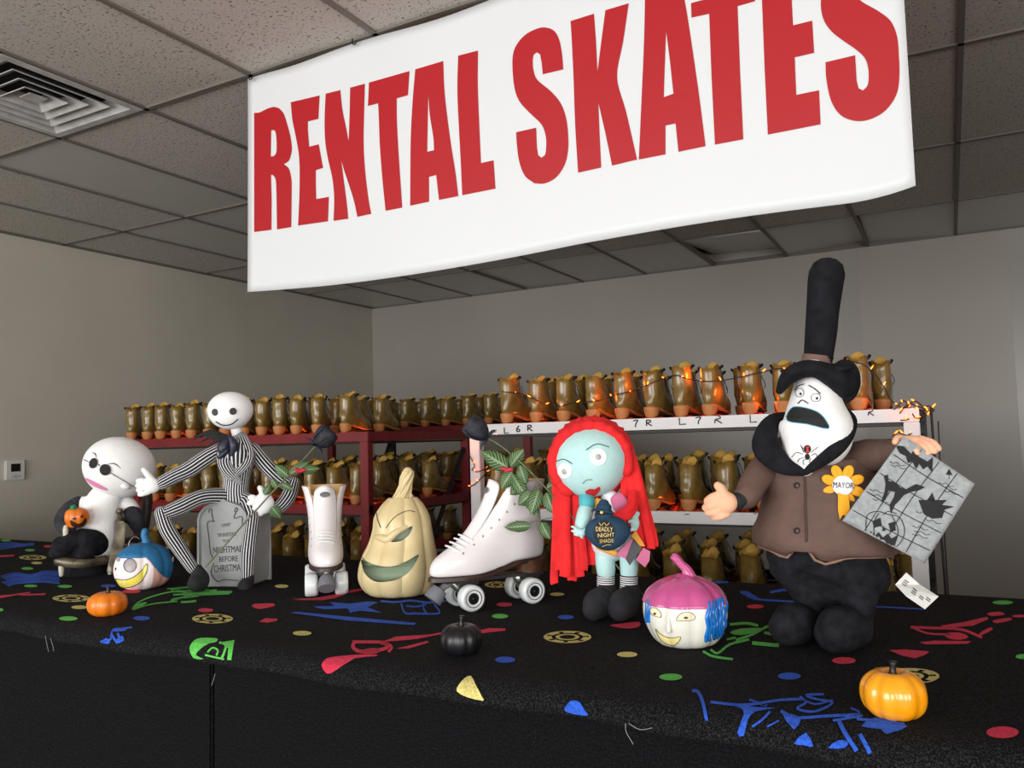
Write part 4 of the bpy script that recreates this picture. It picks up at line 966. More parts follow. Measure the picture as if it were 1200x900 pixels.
for q in range(7):
    pts = []
    for i in range(13):
        u = i/12*4; i0 = min(int(u), 3); p = top_[i0].lerp(top_[i0+1], u-i0); r = (.03, .018, .014, .0145, .012); rr = r[i0]+(r[i0+1]-r[i0])*(u-i0)
        a = 2*PI*q/7+i*.16; pts.append(p+Vector((math.cos(a)*rr, math.sin(a)*rr, 0)))
    sh.append(loft(pts, .0034, n=7, k=1))
obj('stem', mesh('stem', sh), M_CREAMC, t)

# ------------------------------------------------------------------ white roller skates
M_WL = mat('white_leather', (232, 228, 230), .38, noise_amt=.03, nscale=20, bump=.08, bscale=90, coat=.25)
M_WTAN = mat('skate_lining', (222, 182, 128), .7); M_SOLE = mat('brown_sole', (58, 38, 32), .45); M_STACK = mat('heel_stack', (92, 60, 40), .4, rgb2=(66, 42, 30), nscale=80)
M_STEEL = mat('steel', (176, 174, 170), .3, metal=.9); M_WW = mat('white_wheel', (222, 228, 230), .35, coat=.2); M_TS = mat('grey_rubber', (112, 114, 122), .6); M_LOGO = mat('oval_grey', (104, 102, 108), .5)
M_WLACE = mat('white_lace', (228, 228, 230), .85)
def hero(O, rz, label, Wd=1.0, L=.268, H=.172, z0=.072):
    t = thing('white_roller_skate', label, 'roller skate', loc=O, rz=rz)
    up, li, so, to, pt = skate_parts(L, H, .024, z0, 64, Wd, 1.25, True)
    um = mesh('upper', [up]); obj('upper', modified(um, [('SOLIDIFY', dict(thickness=.0022, offset=-1)), ('SUBSURF', dict(levels=1))]), M_WL, t); obj('lining', mesh('lining', [li]), M_WTAN, t)
    obj('sole', mesh('sole', [so], sharp=.8), M_SOLE, t)
    V4, F4, U4 = to;     tm = modified(mesh('tongue', [(V4, F4, U4)]), [('SUBSURF', dict(levels=2)), ('SOLIDIFY', dict(thickness=.005, offset=0))]); obj('tongue', tm, M_WL, t)
    V = []; zt_ = z0+.168*H/.172
    ov = ball((0, 0, 0), (.013, .002, .0075), 20, 8); ov = xf(ov, Matrix.Translation((0, .1365*L/.268, z0+.176*H/.172)) @ Matrix.Rotation(.35, 4, 'X')); lo = obj('tongue_badge', mesh('badge', [ov]), M_LOGO, t)
    obj('heel', mesh('heel', [loft([(0, .037, z0+.022), (0, .036, z0+.01), (0, .035, z0-.006)], [(.031, .036), (.029, .034), (.027, .032)], n=22, k=2, cap_flat=True)], sharp=.8), M_STACK, t)
    obj('plate', mesh('plate', [box(-.021, .012, z0-.012, .021, L-.03, z0-.006), box(-.018, .02, z0-.02, .018, .07, z0-.012), box(-.018, .175, z0-.02, .018, .222, z0-.012)], False), mat('plate_black', (34, 34, 38), .45), t)
    for wy, s in ((.052, 1), (.202, -1)):
        obj('truck', mesh('truck', [loft([(-.045, wy, .029), (.045, wy, .029)], .0045, n=10, k=1), loft([(-.022, wy, .031), (0, wy, .036), (.022, wy, .031)], .009, n=12), loft([(0, wy, .036), (0, wy-s*.02, .05), (0, wy-s*.03, z0-.012)], [.011, .009, .007], n=12),
            loft([(0, wy+s*.012, z0-.014), (0, wy+s*.004, .036)], [.011, .012], n=16, k=1), loft([(0, wy+s*.014, .056), (0, wy+s*.012, .05)], .0135, n=16, k=1)], sharp=.8), M_STEEL, t)
        for sx in (-1, 1):
            w_ = obj('wheel', mesh('wheel', [lathe([(.012, -.0145), (.017, -.0155), (.0185, -.0145), (.0235, -.0155), (.0268, -.0135), (.0285, -.009), (.0285, .009), (.0268, .0135), (.0235, .0155), (.0185, .0145), (.017, .0155), (.012, .0145)], 40, 1)], sharp=.7), M_WW, t)
            w_.location = (sx*.036, wy, .0285); w_.rotation_euler = (0, PI/2, 0)
            h_ = obj('hub', mesh('hub', [lathe([(0, -.0125), (.0105, -.0125), (.0125, -.0150), (.0128, .0150), (.0105, .0125), (0, .0125)], 24, 1), ball((0, 0, .013), (.0042, .0042, .005), 10, 6), ball((0, 0, -.013), (.0042, .0042, .005), 10, 6)], sharp=.7), mat('dark_hub', (44, 44, 48), .3, metal=.7), w_)
            r_ = obj('hub_ring', mesh('ring', [lathe([(.0178, s_*.0152), (.0192, s_*.0158), (.0178, s_*.0158)], 32, 1) for s_ in (1, -1)]), M_INK, w_)
    # toe stop
    obj('toe_stop', mesh('ts', [loft([(0, L-.045, z0-.014), (0, L-.02, .046)], .0075, n=12, k=1), loft([(0, L-.022, .048), (0, L-.012, .036), (0, L-.004, .026)], [.017, .021, .021], n=24, k=1, cap_flat=True)], sharp=.8), M_TS, t)
    # eyelets and laces
    tr = bvh(um); sh = []; st_ = []
    for i in range(8):
        u = i/7
        y = (.222-.130*u**.85)*L/.268; z = z0+(.050+.112*u)*H/.172
        for sx in (-1, 1):
            h_ = tr.ray_cast(Vector((sx*.2, y-.018-.004*u, z)), Vector((-sx, 0, 0)))[0]
            if h_: sh.append(ball(h_+Vector((sx*.0005, 0, 0)), (.0012, .0026, .0026), 8, 5)); 
    obj('eyelet', mesh('eyelet', sh), M_STEEL, t)['kind'] = 'stuff'
    for q, (y, z) in enumerate(((.226, .060), (.216, .067), (.206, .074), (.196, .081))):
        y *= L/.268; z = z0+z*H/.172
        obj('lace', mesh('lc', [loft([(-.024, y-.016, z-.006), (-.012, y-.002, z+.002), (.012, y+.001, z+.004), (.024, y-.014, z-.001)], .0023, n=8)]), M_WLACE, t)
    pts = []
    return t, tr, um, pt
# side-on skate: find its pose from the ground contacts of the near wheels
A = onZ(554, 716, CT); B = onZ(622, 707, CT)
# toe direction (towards picture left)
dv = (A-B); dv.z = 0; ang = math.atan2(dv.y, dv.x); yawt = ang-PI/2
side = Vector((math.cos(yawt), math.sin(yawt), 0))
mid_ = (A+B)/2; near = -1 if side.y > 0 else 1
Oo = mid_-side*near*.036-Vector((math.cos(ang), math.sin(ang), 0))*.127
print('SKATE', A, B, dv.length, math.degrees(yawt), near)
hero(Vector((Oo.x, Oo.y, CT)), yawt, 'white high-top roller skate seen side-on with toe pointing left', 1.0, .282, .180)
f = Frame(381, 699); dd = Vector((.15, -1, 0)).normalized()
toc = (-f.a).copy(); ang2 = math.atan2(toc.y, toc.x)-PI/2+math.radians(1)
hero(f.O+f.a*.215+f.r*.0, ang2, 'white roller skate seen toe-on with open flaps, left of the cream gourd', 1.17, .262, .166)
# rose leaves and roses
def leaf(fr, a, b, wpx, d0, d1, parent, curl=.25):
    P0 = fr.p(a[0], a[1], d0); P1 = fr.p(b[0], b[1], d1); T = P1-P0; Ln = T.length; T.normalize(); S = T.cross(Vector((0, 1, 0))).normalized(); N = S.cross(T)
    w_ = wpx*fr.k/2; V = []; UV = []; nl, nw = 10, 6
    for i in range(nl+1):
        u = i/nl; hw = w_*(math.sin(PI*min(u*1.02, 1)**.8))**.8*(1+.06*math.sin(u*40))
        for j in range(nw+1):
            s = (j/nw-.5)*2; V.append(P0+T*Ln*u+S*hw*s+N*(-curl*Ln*math.sin(u*PI)*.35+abs(s)*hw*.35+.0006*math.sin(u*30))); UV.append((s, u))
    F = [(i*(nw+1)+j, i*(nw+1)+j+1, (i+1)*(nw+1)+j+1, (i+1)*(nw+1)+j) for i in range(nl) for j in range(nw)]
    me = bpy.data.meshes.new('leaf'); me.from_pydata([tuple(v) for v in V], [], F); ul = me.uv_layers.new(name='UVMap')
    for l in me.loops: ul.data[l.index].uv = UV[l.vertex_index]
    for p in me.polygons: p.use_smooth = True
    me = modified(me, [('SOLIDIFY', dict(thickness=.0007, offset=0))])
    return obj('leaf', me, M_LEAF, parent)
M_STEM = mat('rose_stem', (104, 112, 84), .6, rgb2=(84, 88, 60), nscale=40); M_PETAL = mat('black_petal', (22, 24, 32), .7, rgb2=(44, 46, 58), nscale=70, bump=.4, bscale=120); M_BUD = mat('red_bud', (188, 40, 60), .6)
def bloom(fr, a, b, rpx, d, parent, seed=1):
    """closed dark rose: base point a, tip point b"""
    P0 = fr.p(a[0], a[1], d); P1 = fr.p(b[0], b[1], d-.01); T = (P1-P0); Ln = T.length; T.normalize(); S = T.cross(Vector((0, 1, 0))).normalized(); N = S.cross(T); R = rpx*fr.k; rr = random.Random(seed)
    Mx = Matrix((S, N, T)).transposed()
    fl = obj('flower', mesh('flower', [xf(ball((0, 0, Ln*.48), (R*.7, R*.7, Ln*.5), 16, 10), Mx)]), M_PETAL, parent)
    fl.data.transform(Matrix.Translation(P0))
    for q in range(9):
        a0 = q*2.4; V = []; UV = []; wd = 1.15; nl, nw = 8, 6; Rr = R*(.82+.03*q)
        for i in range(nl+1):
            u = i/nl
            for j in range(nw+1):
                s = (j/nw-.5)*2; an = a0+s*wd*(.35+.65*math.sin(PI*min(.15+u*.6, .5)))
                rad = Rr*(math.sin(PI*(.08+.62*u))**.7)*(1+.10*s*s*u)+(.12*R if i == nl else 0)*(q % 3 == 0)
                V.append(P0+Mx @ Vector((math.cos(an)*rad, math.sin(an)*rad, Ln*(.02+u*(.95-.12*s*s)+.03*math.sin(q*2+s*3)*u))))
        F = [(i*(nw+1)+j, i*(nw+1)+j+1, (i+1)*(nw+1)+j+1, (i+1)*(nw+1)+j) for i in range(nl) for j in range(nw)]
        me = mesh('petal', [(V, F, [(0, 0)]*len(V))]); obj('petal', modified(me, [('SOLIDIFY', dict(thickness=.0008, offset=0))]), M_PETAL, fl)
    for q in range(5):
        a0 = q*1.257; pts = [P0+Mx @ Vector((math.cos(a0)*R*r_, math.sin(a0)*R*r_, z_*Ln)) for r_, z_ in ((.1, 0), (.6, .0), (1.0, -.02), (1.3, -.12))]
        obj('sepal', mesh('sepal', [loft(pts, [(.003, .001), (.004, .001), (.0025, .0008), (.0005, .0005)], n=6)]), M_PETAL, parent)
def rose(fr, label, stem, leaves, flower, bud, twigs=(), seed=1, r=.0022):
    t = thing('black_rose', label, 'artificial rose', fr)
    obj('stem', mesh('stem', [loft([fr.p(x, y, d) for x, y, d in stem], r, n=9)]), M_STEM, t)
    for tw in twigs: obj('twig', mesh('twig', [loft([fr.p(x, y, d) for x, y, d in tw], r*.6, n=7)]), M_STEM, t)
    for a, b, w_, d0, d1 in leaves: leaf(fr, a, b, w_, d0, d1, t)
    bloom(fr, *flower, t, seed)
    if bud:
        (x, y, r_, d) = bud; p = fr.p(x, y, d); k = fr.k
        obj('bud', mesh('bud', [ball(p, (r_*k, r_*k*.7, r_*k*.6), 14, 8), loft([p, p+Vector((r_*k*1.2, -.004, r_*k*.2)), p+Vector((r_*k*1.7, -.004, -r_*k*.1))], [r_*k*.6, r_*k*.45, .001], n=10), loft([p, p+Vector((-r_*k*1.0, -.004, r_*k*.5)), p+Vector((-r_*k*1.5, -.004, r_*k*.3))], [r_*k*.6, r_*k*.4, .001], n=10)]), M_BUD, t)
    return t

# ------------------------------------------------------------------ dolls: plain generic figures in the sizes, poses and colours of the display
def hand(fr, cx, cy, d, rx, ry, rz, fingers, thumb, m, parent, name='hand', label=None):
    """palm plus separate fingers, each a short stuffed tube with a bend; px lists"""
    k = fr.k; p = fr.p(cx, cy, d)
    sh = [ball(p, (rx*k, rz*k, ry*k), 20, 12)]
    for pts, r in fingers+[thumb]:
        sh.append(loft([fr.p(x, y, d+q) for x, y, q in pts], [r*k, r*k*1.0, r*k*.85][:len(pts)] if len(pts) == 3 else r*k, n=12))
    return obj(name, fuse(name, sh, .0016, 3), m, parent)

# --- thin doll in a pinstriped suit
f = Frame(268, 688); f = Frame(O=f.O+f.a*.05); k = f.k
DJ = 0.0
t = thing('pinstripe_doll', 'thin long-limbed doll in a black pinstriped suit sitting on the grey tombstone', 'doll', f)
def limb(pts, rad, m, name, parent, n=20, **kw): return obj(name, mesh(name, [loft([f.p(x, y, d) for x, y, d in pts], [r*k for r in rad], n=n, k=6)]), m, parent)
hc = f.p(270, 481.5, DJ-.01)
hm = mesh('head', [ball(hc, (.0600, .052, .0525), 48, 28, fn=lambda v, d: Vector((v.x*(1+.04*d.z), v.y, v.z*(1 if d.z > 0 else .97))))])
obj('head', hm, mat('white_felt', (236, 236, 238), .7, bump=.15, bscale=300), t); tr = bvh(hm)
# plain face: small button eyes and a simple smile
btn = mat('black_button', (20, 20, 22), .5)
for ex, ey in ((252, 483), (273, 482)):
    p, nrm, _, _ = tr.ray_cast(*f.ray(ex, ey))
    Mx = nrm.to_track_quat('Z', 'Y').to_matrix().to_4x4(); Mx.translation = p
    obj('button_eye', mesh('btn', [xf(lathe([(0, .0), (.0085, .0), (.0095, .001), (.009, .0025), (.006, .002), (0, .002)], 24, 1), Mx)]), btn, t)
decal('smile', tr, f, [stroke([(253, 494), (261, 498), (271, 497), (279, 491)], 1.3)], M_INK, t, h=2)
limb([(279, 515, DJ), (277, 505, DJ), (275, 496, DJ)], [6.5, 6, 6.5], mat('white_felt', (236, 236, 238), .7), 'neck', t, 14)
limb([(277, 586, .0), (276, 575, DJ), (277, 560, DJ), (277, 545, DJ), (277, 531, DJ), (279, 520, DJ), (281, 512, DJ)], [17, 15, 15.5, 20, 24, 17, 8], M_JACKET, 'jacket', t, 40)
# lapels
lap = [[(283, 512, -.028), (289, 530, -.045), (285, 545, -.046), (268, 562, -.046)], [(268, 528, -.045), (263, 540, -.05), (268, 552, -.048), (282, 566, -.044)]]
for q, l in enumerate(lap): obj('lapel', mesh('lapel', [loft([f.p(x, y, d+.004) for x, y, d in l], [(6.5*k, .004), (8*k, .004), (7*k, .004), (3*k, .003)], n=22)]), M_SUIT, t)
limb([(258, 527, DJ), (243, 536, -.005), (222, 550, -.012), (205, 558, -.02), (190, 566, -.025)], [8, 9.5, 9.5, 8.5, 8], M_SUIT, 'sleeve', t)
limb([(297, 526, DJ), (310, 543, .0), (327, 560, .0), (343, 571, -.005)], [8, 9.5, 9, 7.5], M_SUIT, 'sleeve', t)
limb([(344, 565, -.003), (339, 580, -.02), (330, 592, -.035), (321, 598, -.045)], [7.5, 9, 8.5, 7.5], M_SUIT, 'forearm_sleeve', t)
limb([(276, 583, .01), (258, 581, -.01), (236, 583, -.035), (212, 594, -.055), (190, 603, -.065)], [11, 9.5, 9, 9, 7.5], M_SUIT, 'trouser_leg', t)
limb([(189, 600, -.065), (196, 620, -.064), (210, 642, -.06), (226, 666, -.055)], [7.5, 8.5, 8, 6.5], M_SUIT, 'shin_sleeve', t)
limb([(277, 583, .01), (288, 586, -.02), (293, 597, -.045), (296, 607, -.06)], [11, 9.5, 9, 8], M_SUIT, 'trouser_leg', t)
limb([(296, 605, -.06), (293, 630, -.065), (291, 650, -.068), (290, 676, -.07)], [8, 8, 8.5, 7], M_SUIT, 'shin_sleeve', t)
shoe = lambda pts, rad: obj('shoe', mesh('shoe', [loft([f.p(x, y, d) for x, y, d in pts], [r*k for r in rad], n=18, ref=(1, 0, 0))]), mat('black_felt', (26, 26, 30), .85), t)
shoe([(231, 668, -.055), (234, 678, -.062), (232, 683, -.078), (229, 684, -.092)], [7, 10.5, 11, 9]); shoe([(291, 674, -.07), (290, 682, -.074), (287, 687, -.09), (287, 689, -.1)], [6.5, 7.5, 8, 7])
M_GLV = mat('white_felt', (236, 236, 238), .7)
hand(f, 177, 569, -.028, 10.5, 9, 6.5, [([(172, 564, 0), (165, 563, -.003), (161.5, 563.5, .004)], 3), ([(172, 568, 0), (164, 568.5, -.004), (161, 569, .004)], 3.1), ([(172, 573, 0), (165, 574, -.004), (162, 574.5, .004)], 3.1), ([(174, 577, 0), (167, 579, -.003), (163.5, 579.5, .004)], 2.9)], ([(181, 565, 0), (173, 556, -.005), (168.5, 550.5, -.006)], 3.6), M_GLV, t)
hand(f, 309, 590, -.058, 12, 12.5, 7, [([(303, 586, 0), (296, 582.5, -.004), (292.5, 583, .002)], 3.1), ([(302, 591, 0), (295, 589, -.004), (291.5, 590, .002)], 3.2), ([(303, 597, 0), (297, 597, -.004), (293.5, 597.5, .002)], 3.2), ([(306, 602, 0), (301, 603.5, -.004), (297.5, 604, .002)], 3)], ([(309, 585, 0), (307, 576, -.004), (304.5, 571.5, -.004)], 3.7), M_GLV, t)
# bow tie with ragged black wings
M_BOW = mat('navy_satin', (34, 38, 56), .45, noise_amt=.2, nscale=60)
obj('bow_knot', mesh('bow', [loft([f.p(x, y, -.045) for x, y in ((270, 512), (264, 519), (262, 527), (268, 530))], [.006, .014, .016, .008], n=14), loft([f.p(x, y, -.05) for x, y in ((270, 513), (274, 522), (272, 533))], [.006, .013, .006], n=14), loft([f.p(x, y, -.05) for x, y in ((265, 528), (258, 535), (255, 537))], [.009, .007, .002], n=10)]), M_BOW, t)
for q, (x, y, dd) in enumerate(((225, 516, -.05), (227, 511, -.05), (232, 520, -.045), (236, 508, -.05), (243, 524, -.045))):
    obj('bow_wing', mesh('wing', [loft([f.p(266, 512+q, -.048), f.p((266+x)/2, 506+q*2.4, -.052), f.p(x, y, dd)], [(.006, .0015), (.006, .0015), (.0008, .0008)], n=8)]), M_INK, t)

# --- tombstone
f0 = Frame(268, 688); f2 = Frame(O=f0.O+f0.a*.068+f0.r*.016)
ts = thing('tombstone', 'grey arched toy tombstone with black lettering, under the pinstriped doll', 'tombstone', f2)
rotm = Matrix.Rotation(math.radians(-30), 4, 'Z')
hw = .0735; zt_ = f2.p(268, 583, 0).z-.006
arch = [(-hw, 0), (-hw, zt_-.048), (-hw+.006, zt_-.03), (-hw+.022, zt_-.013), (-.02, zt_-.002), (0, zt_), (.02, zt_-.002), (hw-.022, zt_-.013), (hw-.006, zt_-.03), (hw, zt_-.048), (hw, 0)]
pr = prism(arch, .115, lambda u, v, s: rotm @ Vector((u, s-.058, v)))
tm = mesh('stone', [pr], True, bevel=.006)
for p in tm.polygons: p.use_smooth = True
tm2 = modified(tm, [('SUBSURF', dict(levels=1, subdivision_type='SIMPLE'))])
for p in tm2.polygons: p.use_smooth = False
obj('stone', tm2, mat('grey_felt', (150, 152, 152), .8, rgb2=(134, 137, 138), nscale=12, bump=.35, bscale=14), ts); tr = bvh(tm2)
L_ = []
for s, x0, y0, x1, y1, h_ in (('DISNEY', 260.5, 617.5, 271, 616, 3.6), ('TIM BURTON\'S', 255, 629.5, 277, 627.5, 4.4), ('THE', 261, 636, 269, 635.5, 3.6), ('NIGHTMARE', 250, 648.5, 288, 646.5, 7.6), ('BEFORE', 257, 658.5, 279, 657.5, 6.4), ('CHRISTMAS', 251, 670.5, 285, 668.5, 8)):
    L_ += textpolys(s, x0, y0, x1, y1, h_)
decal('lettering', tr, f2, L_, M_GREYINK, ts, off=.0009, h=6)['kind'] = 'stuff'
Q = lambda p: Z(p, 160, 560, 6)
decals('border_line', tr, f2, [stroke(Q(q), 1.0) for q in ([(512, 245), (512, 222), (530, 220), (530, 248), (540, 300), (553, 306)], [(553, 306), (500, 315), (510, 420), (520, 520), (535, 560)], [(690, 240), (700, 210), (712, 225), (700, 240), (688, 285), (740, 272), (744, 330)],
      [(545, 600), (525, 660), (540, 700), (575, 728), (620, 715), (720, 722)])], M_GREYINK, ts, off=.0009, h=4)

fr_ = Frame(268, 688); 
rose(fr_, 'black artificial rose held by the pinstriped doll, bloom by the red shelf', [(241, 664, -.04), (262, 641, -.05), (283, 617, -.055), (300, 598, -.05), (322, 574, -.06), (345, 550, -.04), (366, 527, -.03), (372, 520, -.03)],
     [((338, 558), (322, 545), 14, -.05, -.04), ((340, 556), (362, 541), 13, -.05, -.05), ((352, 551), (375, 549), 12, -.05, -.05), ((330, 566), (344, 575), 8, -.055, -.06), ((318, 594), (329, 607), 14, -.06, -.05), ((310, 580), (317, 567), 9, -.05, -.045), ((325, 572), (318, 560), 9, -.055, -.05)],
     ((370, 522), (389, 504), 12.5, -.03), (351, 552, 4.5, -.055), seed=2)

# --- stuffed doll with a big white head, seated in a chair
f = Frame(103, 676); f = Frame(O=f.O+f.a*.10); k = f.k
t = thing('seated_white_doll', 'stuffed doll with a large white head and round dark glasses, seated in armchair', 'doll', f)
hc = f.p(140.5, 547.5, -.03); Mx = Matrix.Rotation(math.radians(20), 3, 'Y')
hm = mesh('head', [ball(hc, (.106, .088, .093), 56, 34, M=Mx)])
obj('head', hm, M_WHITEF, t); tr = bvh(hm); Q = lambda p: Z(p, 50, 500, 7.5)
decals('glasses_lens', tr, f, [oval(*Q([(450, 322)])[0], 4.6, 6.2, rot=.4), oval(*Q([(552, 378)])[0], 6.5, 6.5)], M_INK, t, off=.003, h=2)
decals('glasses_wire', tr, f, [stroke(Q([(365, 290), (412, 312)]), .7), stroke(Q([(488, 330), (508, 345)]), .8), stroke(Q([(596, 405), (700, 465), (800, 525)]), .8)], M_INK, t, off=.0025, h=3)
decals('eyebrow', tr, f, [stroke(Q([(432, 228), (462, 240), (475, 275)]), 1.2, taper=True), stroke(Q([(570, 330), (630, 325), (690, 370)]), 1.2, taper=True)], M_INK, t, off=.0012, h=2)
decal('mouth', tr, f, [blob(Q([(375, 450), (400, 455), (470, 490), (560, 540), (570, 558), (520, 550), (440, 515), (390, 475)]), 3)], mat('pink_print', (214, 132, 176), .7), t, off=.0012, h=2)
e = tr.ray_cast(*f.ray(147, 570))[0]
obj('ear', mesh('ear', [ball(e, (.014, .01, .009), 16, 10, M=Mx)]), M_WHITEF, t)
obj('body', fuse('body', [loft([f.p(119, 650, -.0), f.p(117, 635, -.02), f.p(117, 610, -.02), f.p(121, 590, -.02), f.p(130, 575, -.02)], [(.05, .045), (.052, .05), (.05, .045), (.052, .042), (.042, .04)], n=24),
     loft([f.p(105, 590, -.01), f.p(97, 590, -.01), f.p(92, 594, -.012)], [.022, .022, .02], n=14), loft([f.p(140, 588, -.01), f.p(150, 592, -.015), f.p(155, 598, -.02)], [.024, .026, .024], n=14)], .003, 4), M_WHITEF, t)
M_SLV = mat('black_sleeve', (26, 27, 32), .9, rgb2=(46, 48, 58), nscale=40)
obj('glove', mesh('g', [loft([f.p(92, 588, -.01), f.p(82, 597, -.02), f.p(72, 610, -.035), f.p(76, 618, -.055), f.p(84, 618, -.07)], [.018, .024, .021, .019, .015], n=18)]), M_SLV, t)
obj('glove', mesh('g', [loft([f.p(152, 595, -.02), f.p(158, 607, -.03), f.p(162, 618, -.03), f.p(165, 625, -.03)], [.022, .026, .02, .012], n=18)]), M_SLV, t)
obj('legs', fuse('legs', [loft([f.p(118, 640, -.02), f.p(110, 636, -.06), f.p(98, 634, -.085)], [.035, .038, .036], n=16), loft([f.p(98, 632, -.07), f.p(85, 636, -.09), f.p(70, 643, -.1)], [.034, .030, .028], n=16), loft([f.p(72, 638, -.09), f.p(65, 648, -.1)], [.026, .02], n=14, k=1), loft([f.p(105, 645, -.09), f.p(95, 648, -.1)], [.024, .022], n=14, k=1)], .003, 3), M_BLACKF, t)
# chair
ch = thing('toy_armchair', 'toy armchair of brown and pewter colour under the seated white-headed doll', 'chair', f)
obj('base', mesh('base', [loft([f.p(101, 668, -.03), f.p(101, 676, -.03)], [(.062, .055), (.06, .055)], n=28, k=1)], sharp=.8), M_BLACKF, ch)
obj('seat_rail', mesh('rail', [loft([f.p(67, 657, -.10), f.p(85, 660, -.115), f.p(105, 660, -.11), f.p(124, 656, -.08)], [(.014, .01)]*4, n=16)]), M_WOOD, ch)
obj('side_panel', mesh('side', [bar(f.p(139, 680, -.085), f.p(141, 611, -.075), .026, .03, (0, 1, 0))], False, bevel=.004), M_WOOD, ch)
obj('side_brace', mesh('side', [bar(f.p(129, 672, -.09), f.p(137, 632, -.085), .02, .014, (0, 1, 0))], False, bevel=.003), M_WOOD, ch)
obj('arm_rest', mesh('arm', [loft([f.p(139, 612, -.06), f.p(146, 610, .0), f.p(152, 608, .05)], .011, n=12), ball(f.p(140, 599, -.055), .010, 12, 8), loft([f.p(140, 599, -.055), f.p(143, 608, -.04)], .004, n=8, k=1)]), M_WOOD, ch)
obj('backrest', mesh('back', [loft([f.p(160, 660, .05), f.p(166, 630, .05), f.p(171, 600, .05), f.p(172, 580, .045), f.p(166, 572, .04)], [(.017, .02)]*5, n=16), bar(f.p(110, 640, .06), f.p(165, 630, .06), .09, .012, (0, 0, 1))]), mat('dark_wood', (62, 50, 42), .5, rgb2=(34, 28, 24), nscale=25), ch)
for x, y in ((72, 665), (129, 668), (77, 622)):
    p = f.p(x, y, -.09); obj('foot', mesh('foot', [loft([p+Vector((0, 0, .012)), p, Vector((p.x, p.y, max(p.z-.022, .002)))], [.006, .008, .006], n=10)]), mat('bone_white', (196, 190, 172), .6), ch)
# orange lantern in its hand
lt = thing('jack_o_lantern', 'small orange toy jack-o-lantern with green stem held by seated white doll', 'pumpkin', f); lc = f.p(90, 606, -.09)
lm = mesh('body', [lathe([(0, -.028), (.018, -.029), (.031, -.014), (.034, .002), (.029, .019), (.014, .027), (0, .024)], 48, 4, 8, .09, c=lc)])
obj('body', lm, M_ORG, lt); tr = bvh(lm)
obj('stem', mesh('s', [loft([lc+Vector((-.008, -.012, .02)), lc+Vector((-.009, -.016, .03))], [.008, .009], n=10, k=1)]), mat('green_stem', (30, 120, 74), .6), lt)
decal('carved_face', tr, f, [blob(Q([(245, 820), (300, 850), (345, 840), (375, 800), (385, 830), (350, 880), (290, 890), (250, 860)]), 3), Q([(255, 810), (285, 795), (290, 820)]), Q([(325, 800), (345, 770), (360, 800)])], mat('brown_ink', (52, 24, 12), .7), lt, h=2)

# --- rag doll with long red hair
f = Frame(715, 728); f = Frame(O=f.O+f.a*.05); k = f.k
t = thing('red_haired_rag_doll', 'rag doll with long red fabric hair, pale blue skin and patchwork dress', 'doll', f)
hc = f.p(692, 541, -.005); Mx = Matrix.Rotation(math.radians(-18), 3, 'Y')
hm = mesh('head', [ball(hc, (.078, .066, .0735), 56, 34, M=Mx)]); obj('head', hm, M_PALE, t); tr = bvh(hm); Q = lambda p: Z(p, 630, 460, 5.625)
# plain rag-doll face: white felt eye patches with buttons, small mouth
M_PUP = mat('grey_button', (66, 66, 70), .4)
decals('eye_patch', tr, f, [oval(*Q([(180, 515)])[0], 8.5, 9), oval(*Q([(398, 425)])[0], 10, 10)], mat('white_felt', (236, 236, 238), .7), t, off=.001, h=2)
for x, y in ((180, 520), (398, 425)):
    p, nrm, _, _ = tr.ray_cast(*f.ray(*Q([(x, y)])[0])); Mq = nrm.to_track_quat('Z', 'Y').to_matrix().to_4x4(); Mq.translation = p
    obj('button_eye', mesh('b', [xf(lathe([(0, .0), (.0052, .0), (.006, .001), (.0055, .0028), (0, .0022)], 18, 1), Mq)]), M_PUP, t)
decals('eyebrow', tr, f, [stroke(Q([(125, 455), (175, 440), (230, 470)]), .9), stroke(Q([(320, 380), (390, 340), (470, 360)]), .9)], M_GREYINK, t, off=.0012, h=2)
decal('nose', tr, f, [stroke(Q([(297, 598), (325, 575), (360, 573)]), .7)], M_GREYINK, t, off=.0012, h=2)
decal('mouth', tr, f, [blob(Q([(313, 655), (345, 632), (375, 635), (405, 618), (412, 640), (385, 672), (355, 682)]), 3)], mat('red_lips', (206, 34, 44), .7), t, off=.0012, h=2)
M_HAIR = mat('red_fabric', (232, 30, 34), .85, rgb2=(204, 20, 26), nscale=30, bump=.25, bscale=160)
hcap = hc+Vector((.002, .022, .008))
def ruff(v, d):
    a = math.atan2(d.z, d.x); return v*(1+.03*math.sin(a*34)*(1-abs(d.y)))
obj('hair_cap', mesh('cap', [ball(hcap, (.091, .062, .088), 120, 30, M=Mx, fn=ruff)]), M_HAIR, t)
# gathered band framing the face
band = []; nb_ = 40
for i in range(nb_+1):
    a = math.radians(-35+250*i/nb_); band.append(hc+Mx @ Vector((math.cos(a)*.0775, -.018+.0008*math.sin(i*2.1), math.sin(a)*.074)))
obj('hair_band', mesh('band', [loft(band, [.0125+.0013*math.sin(i*2.3)+.0008*math.sin(i*1.1) for i in range(nb_+1)], n=12, k=2)]), M_HAIR, t)
rr = random.Random(5)
strands = []
for i in range(13):   # left fall
    x0 = 652+i*2.9; x1 = 649+i*3.9+rr.uniform(-1, 1); yb = rr.choice([668, 676, 684, 680]) if i < 9 else rr.choice([655, 662, 668]); d = .03-.006*(i % 5)
    strands.append([(x0-2, 545+i*1.5, d+.01), (x0, 585, d-.004), ((x0+x1)/2+rr.uniform(-1, 1), 630, d-.012), (x1, yb-8, d-.018), (x1+rr.uniform(-1, 1), yb, d-.02)])
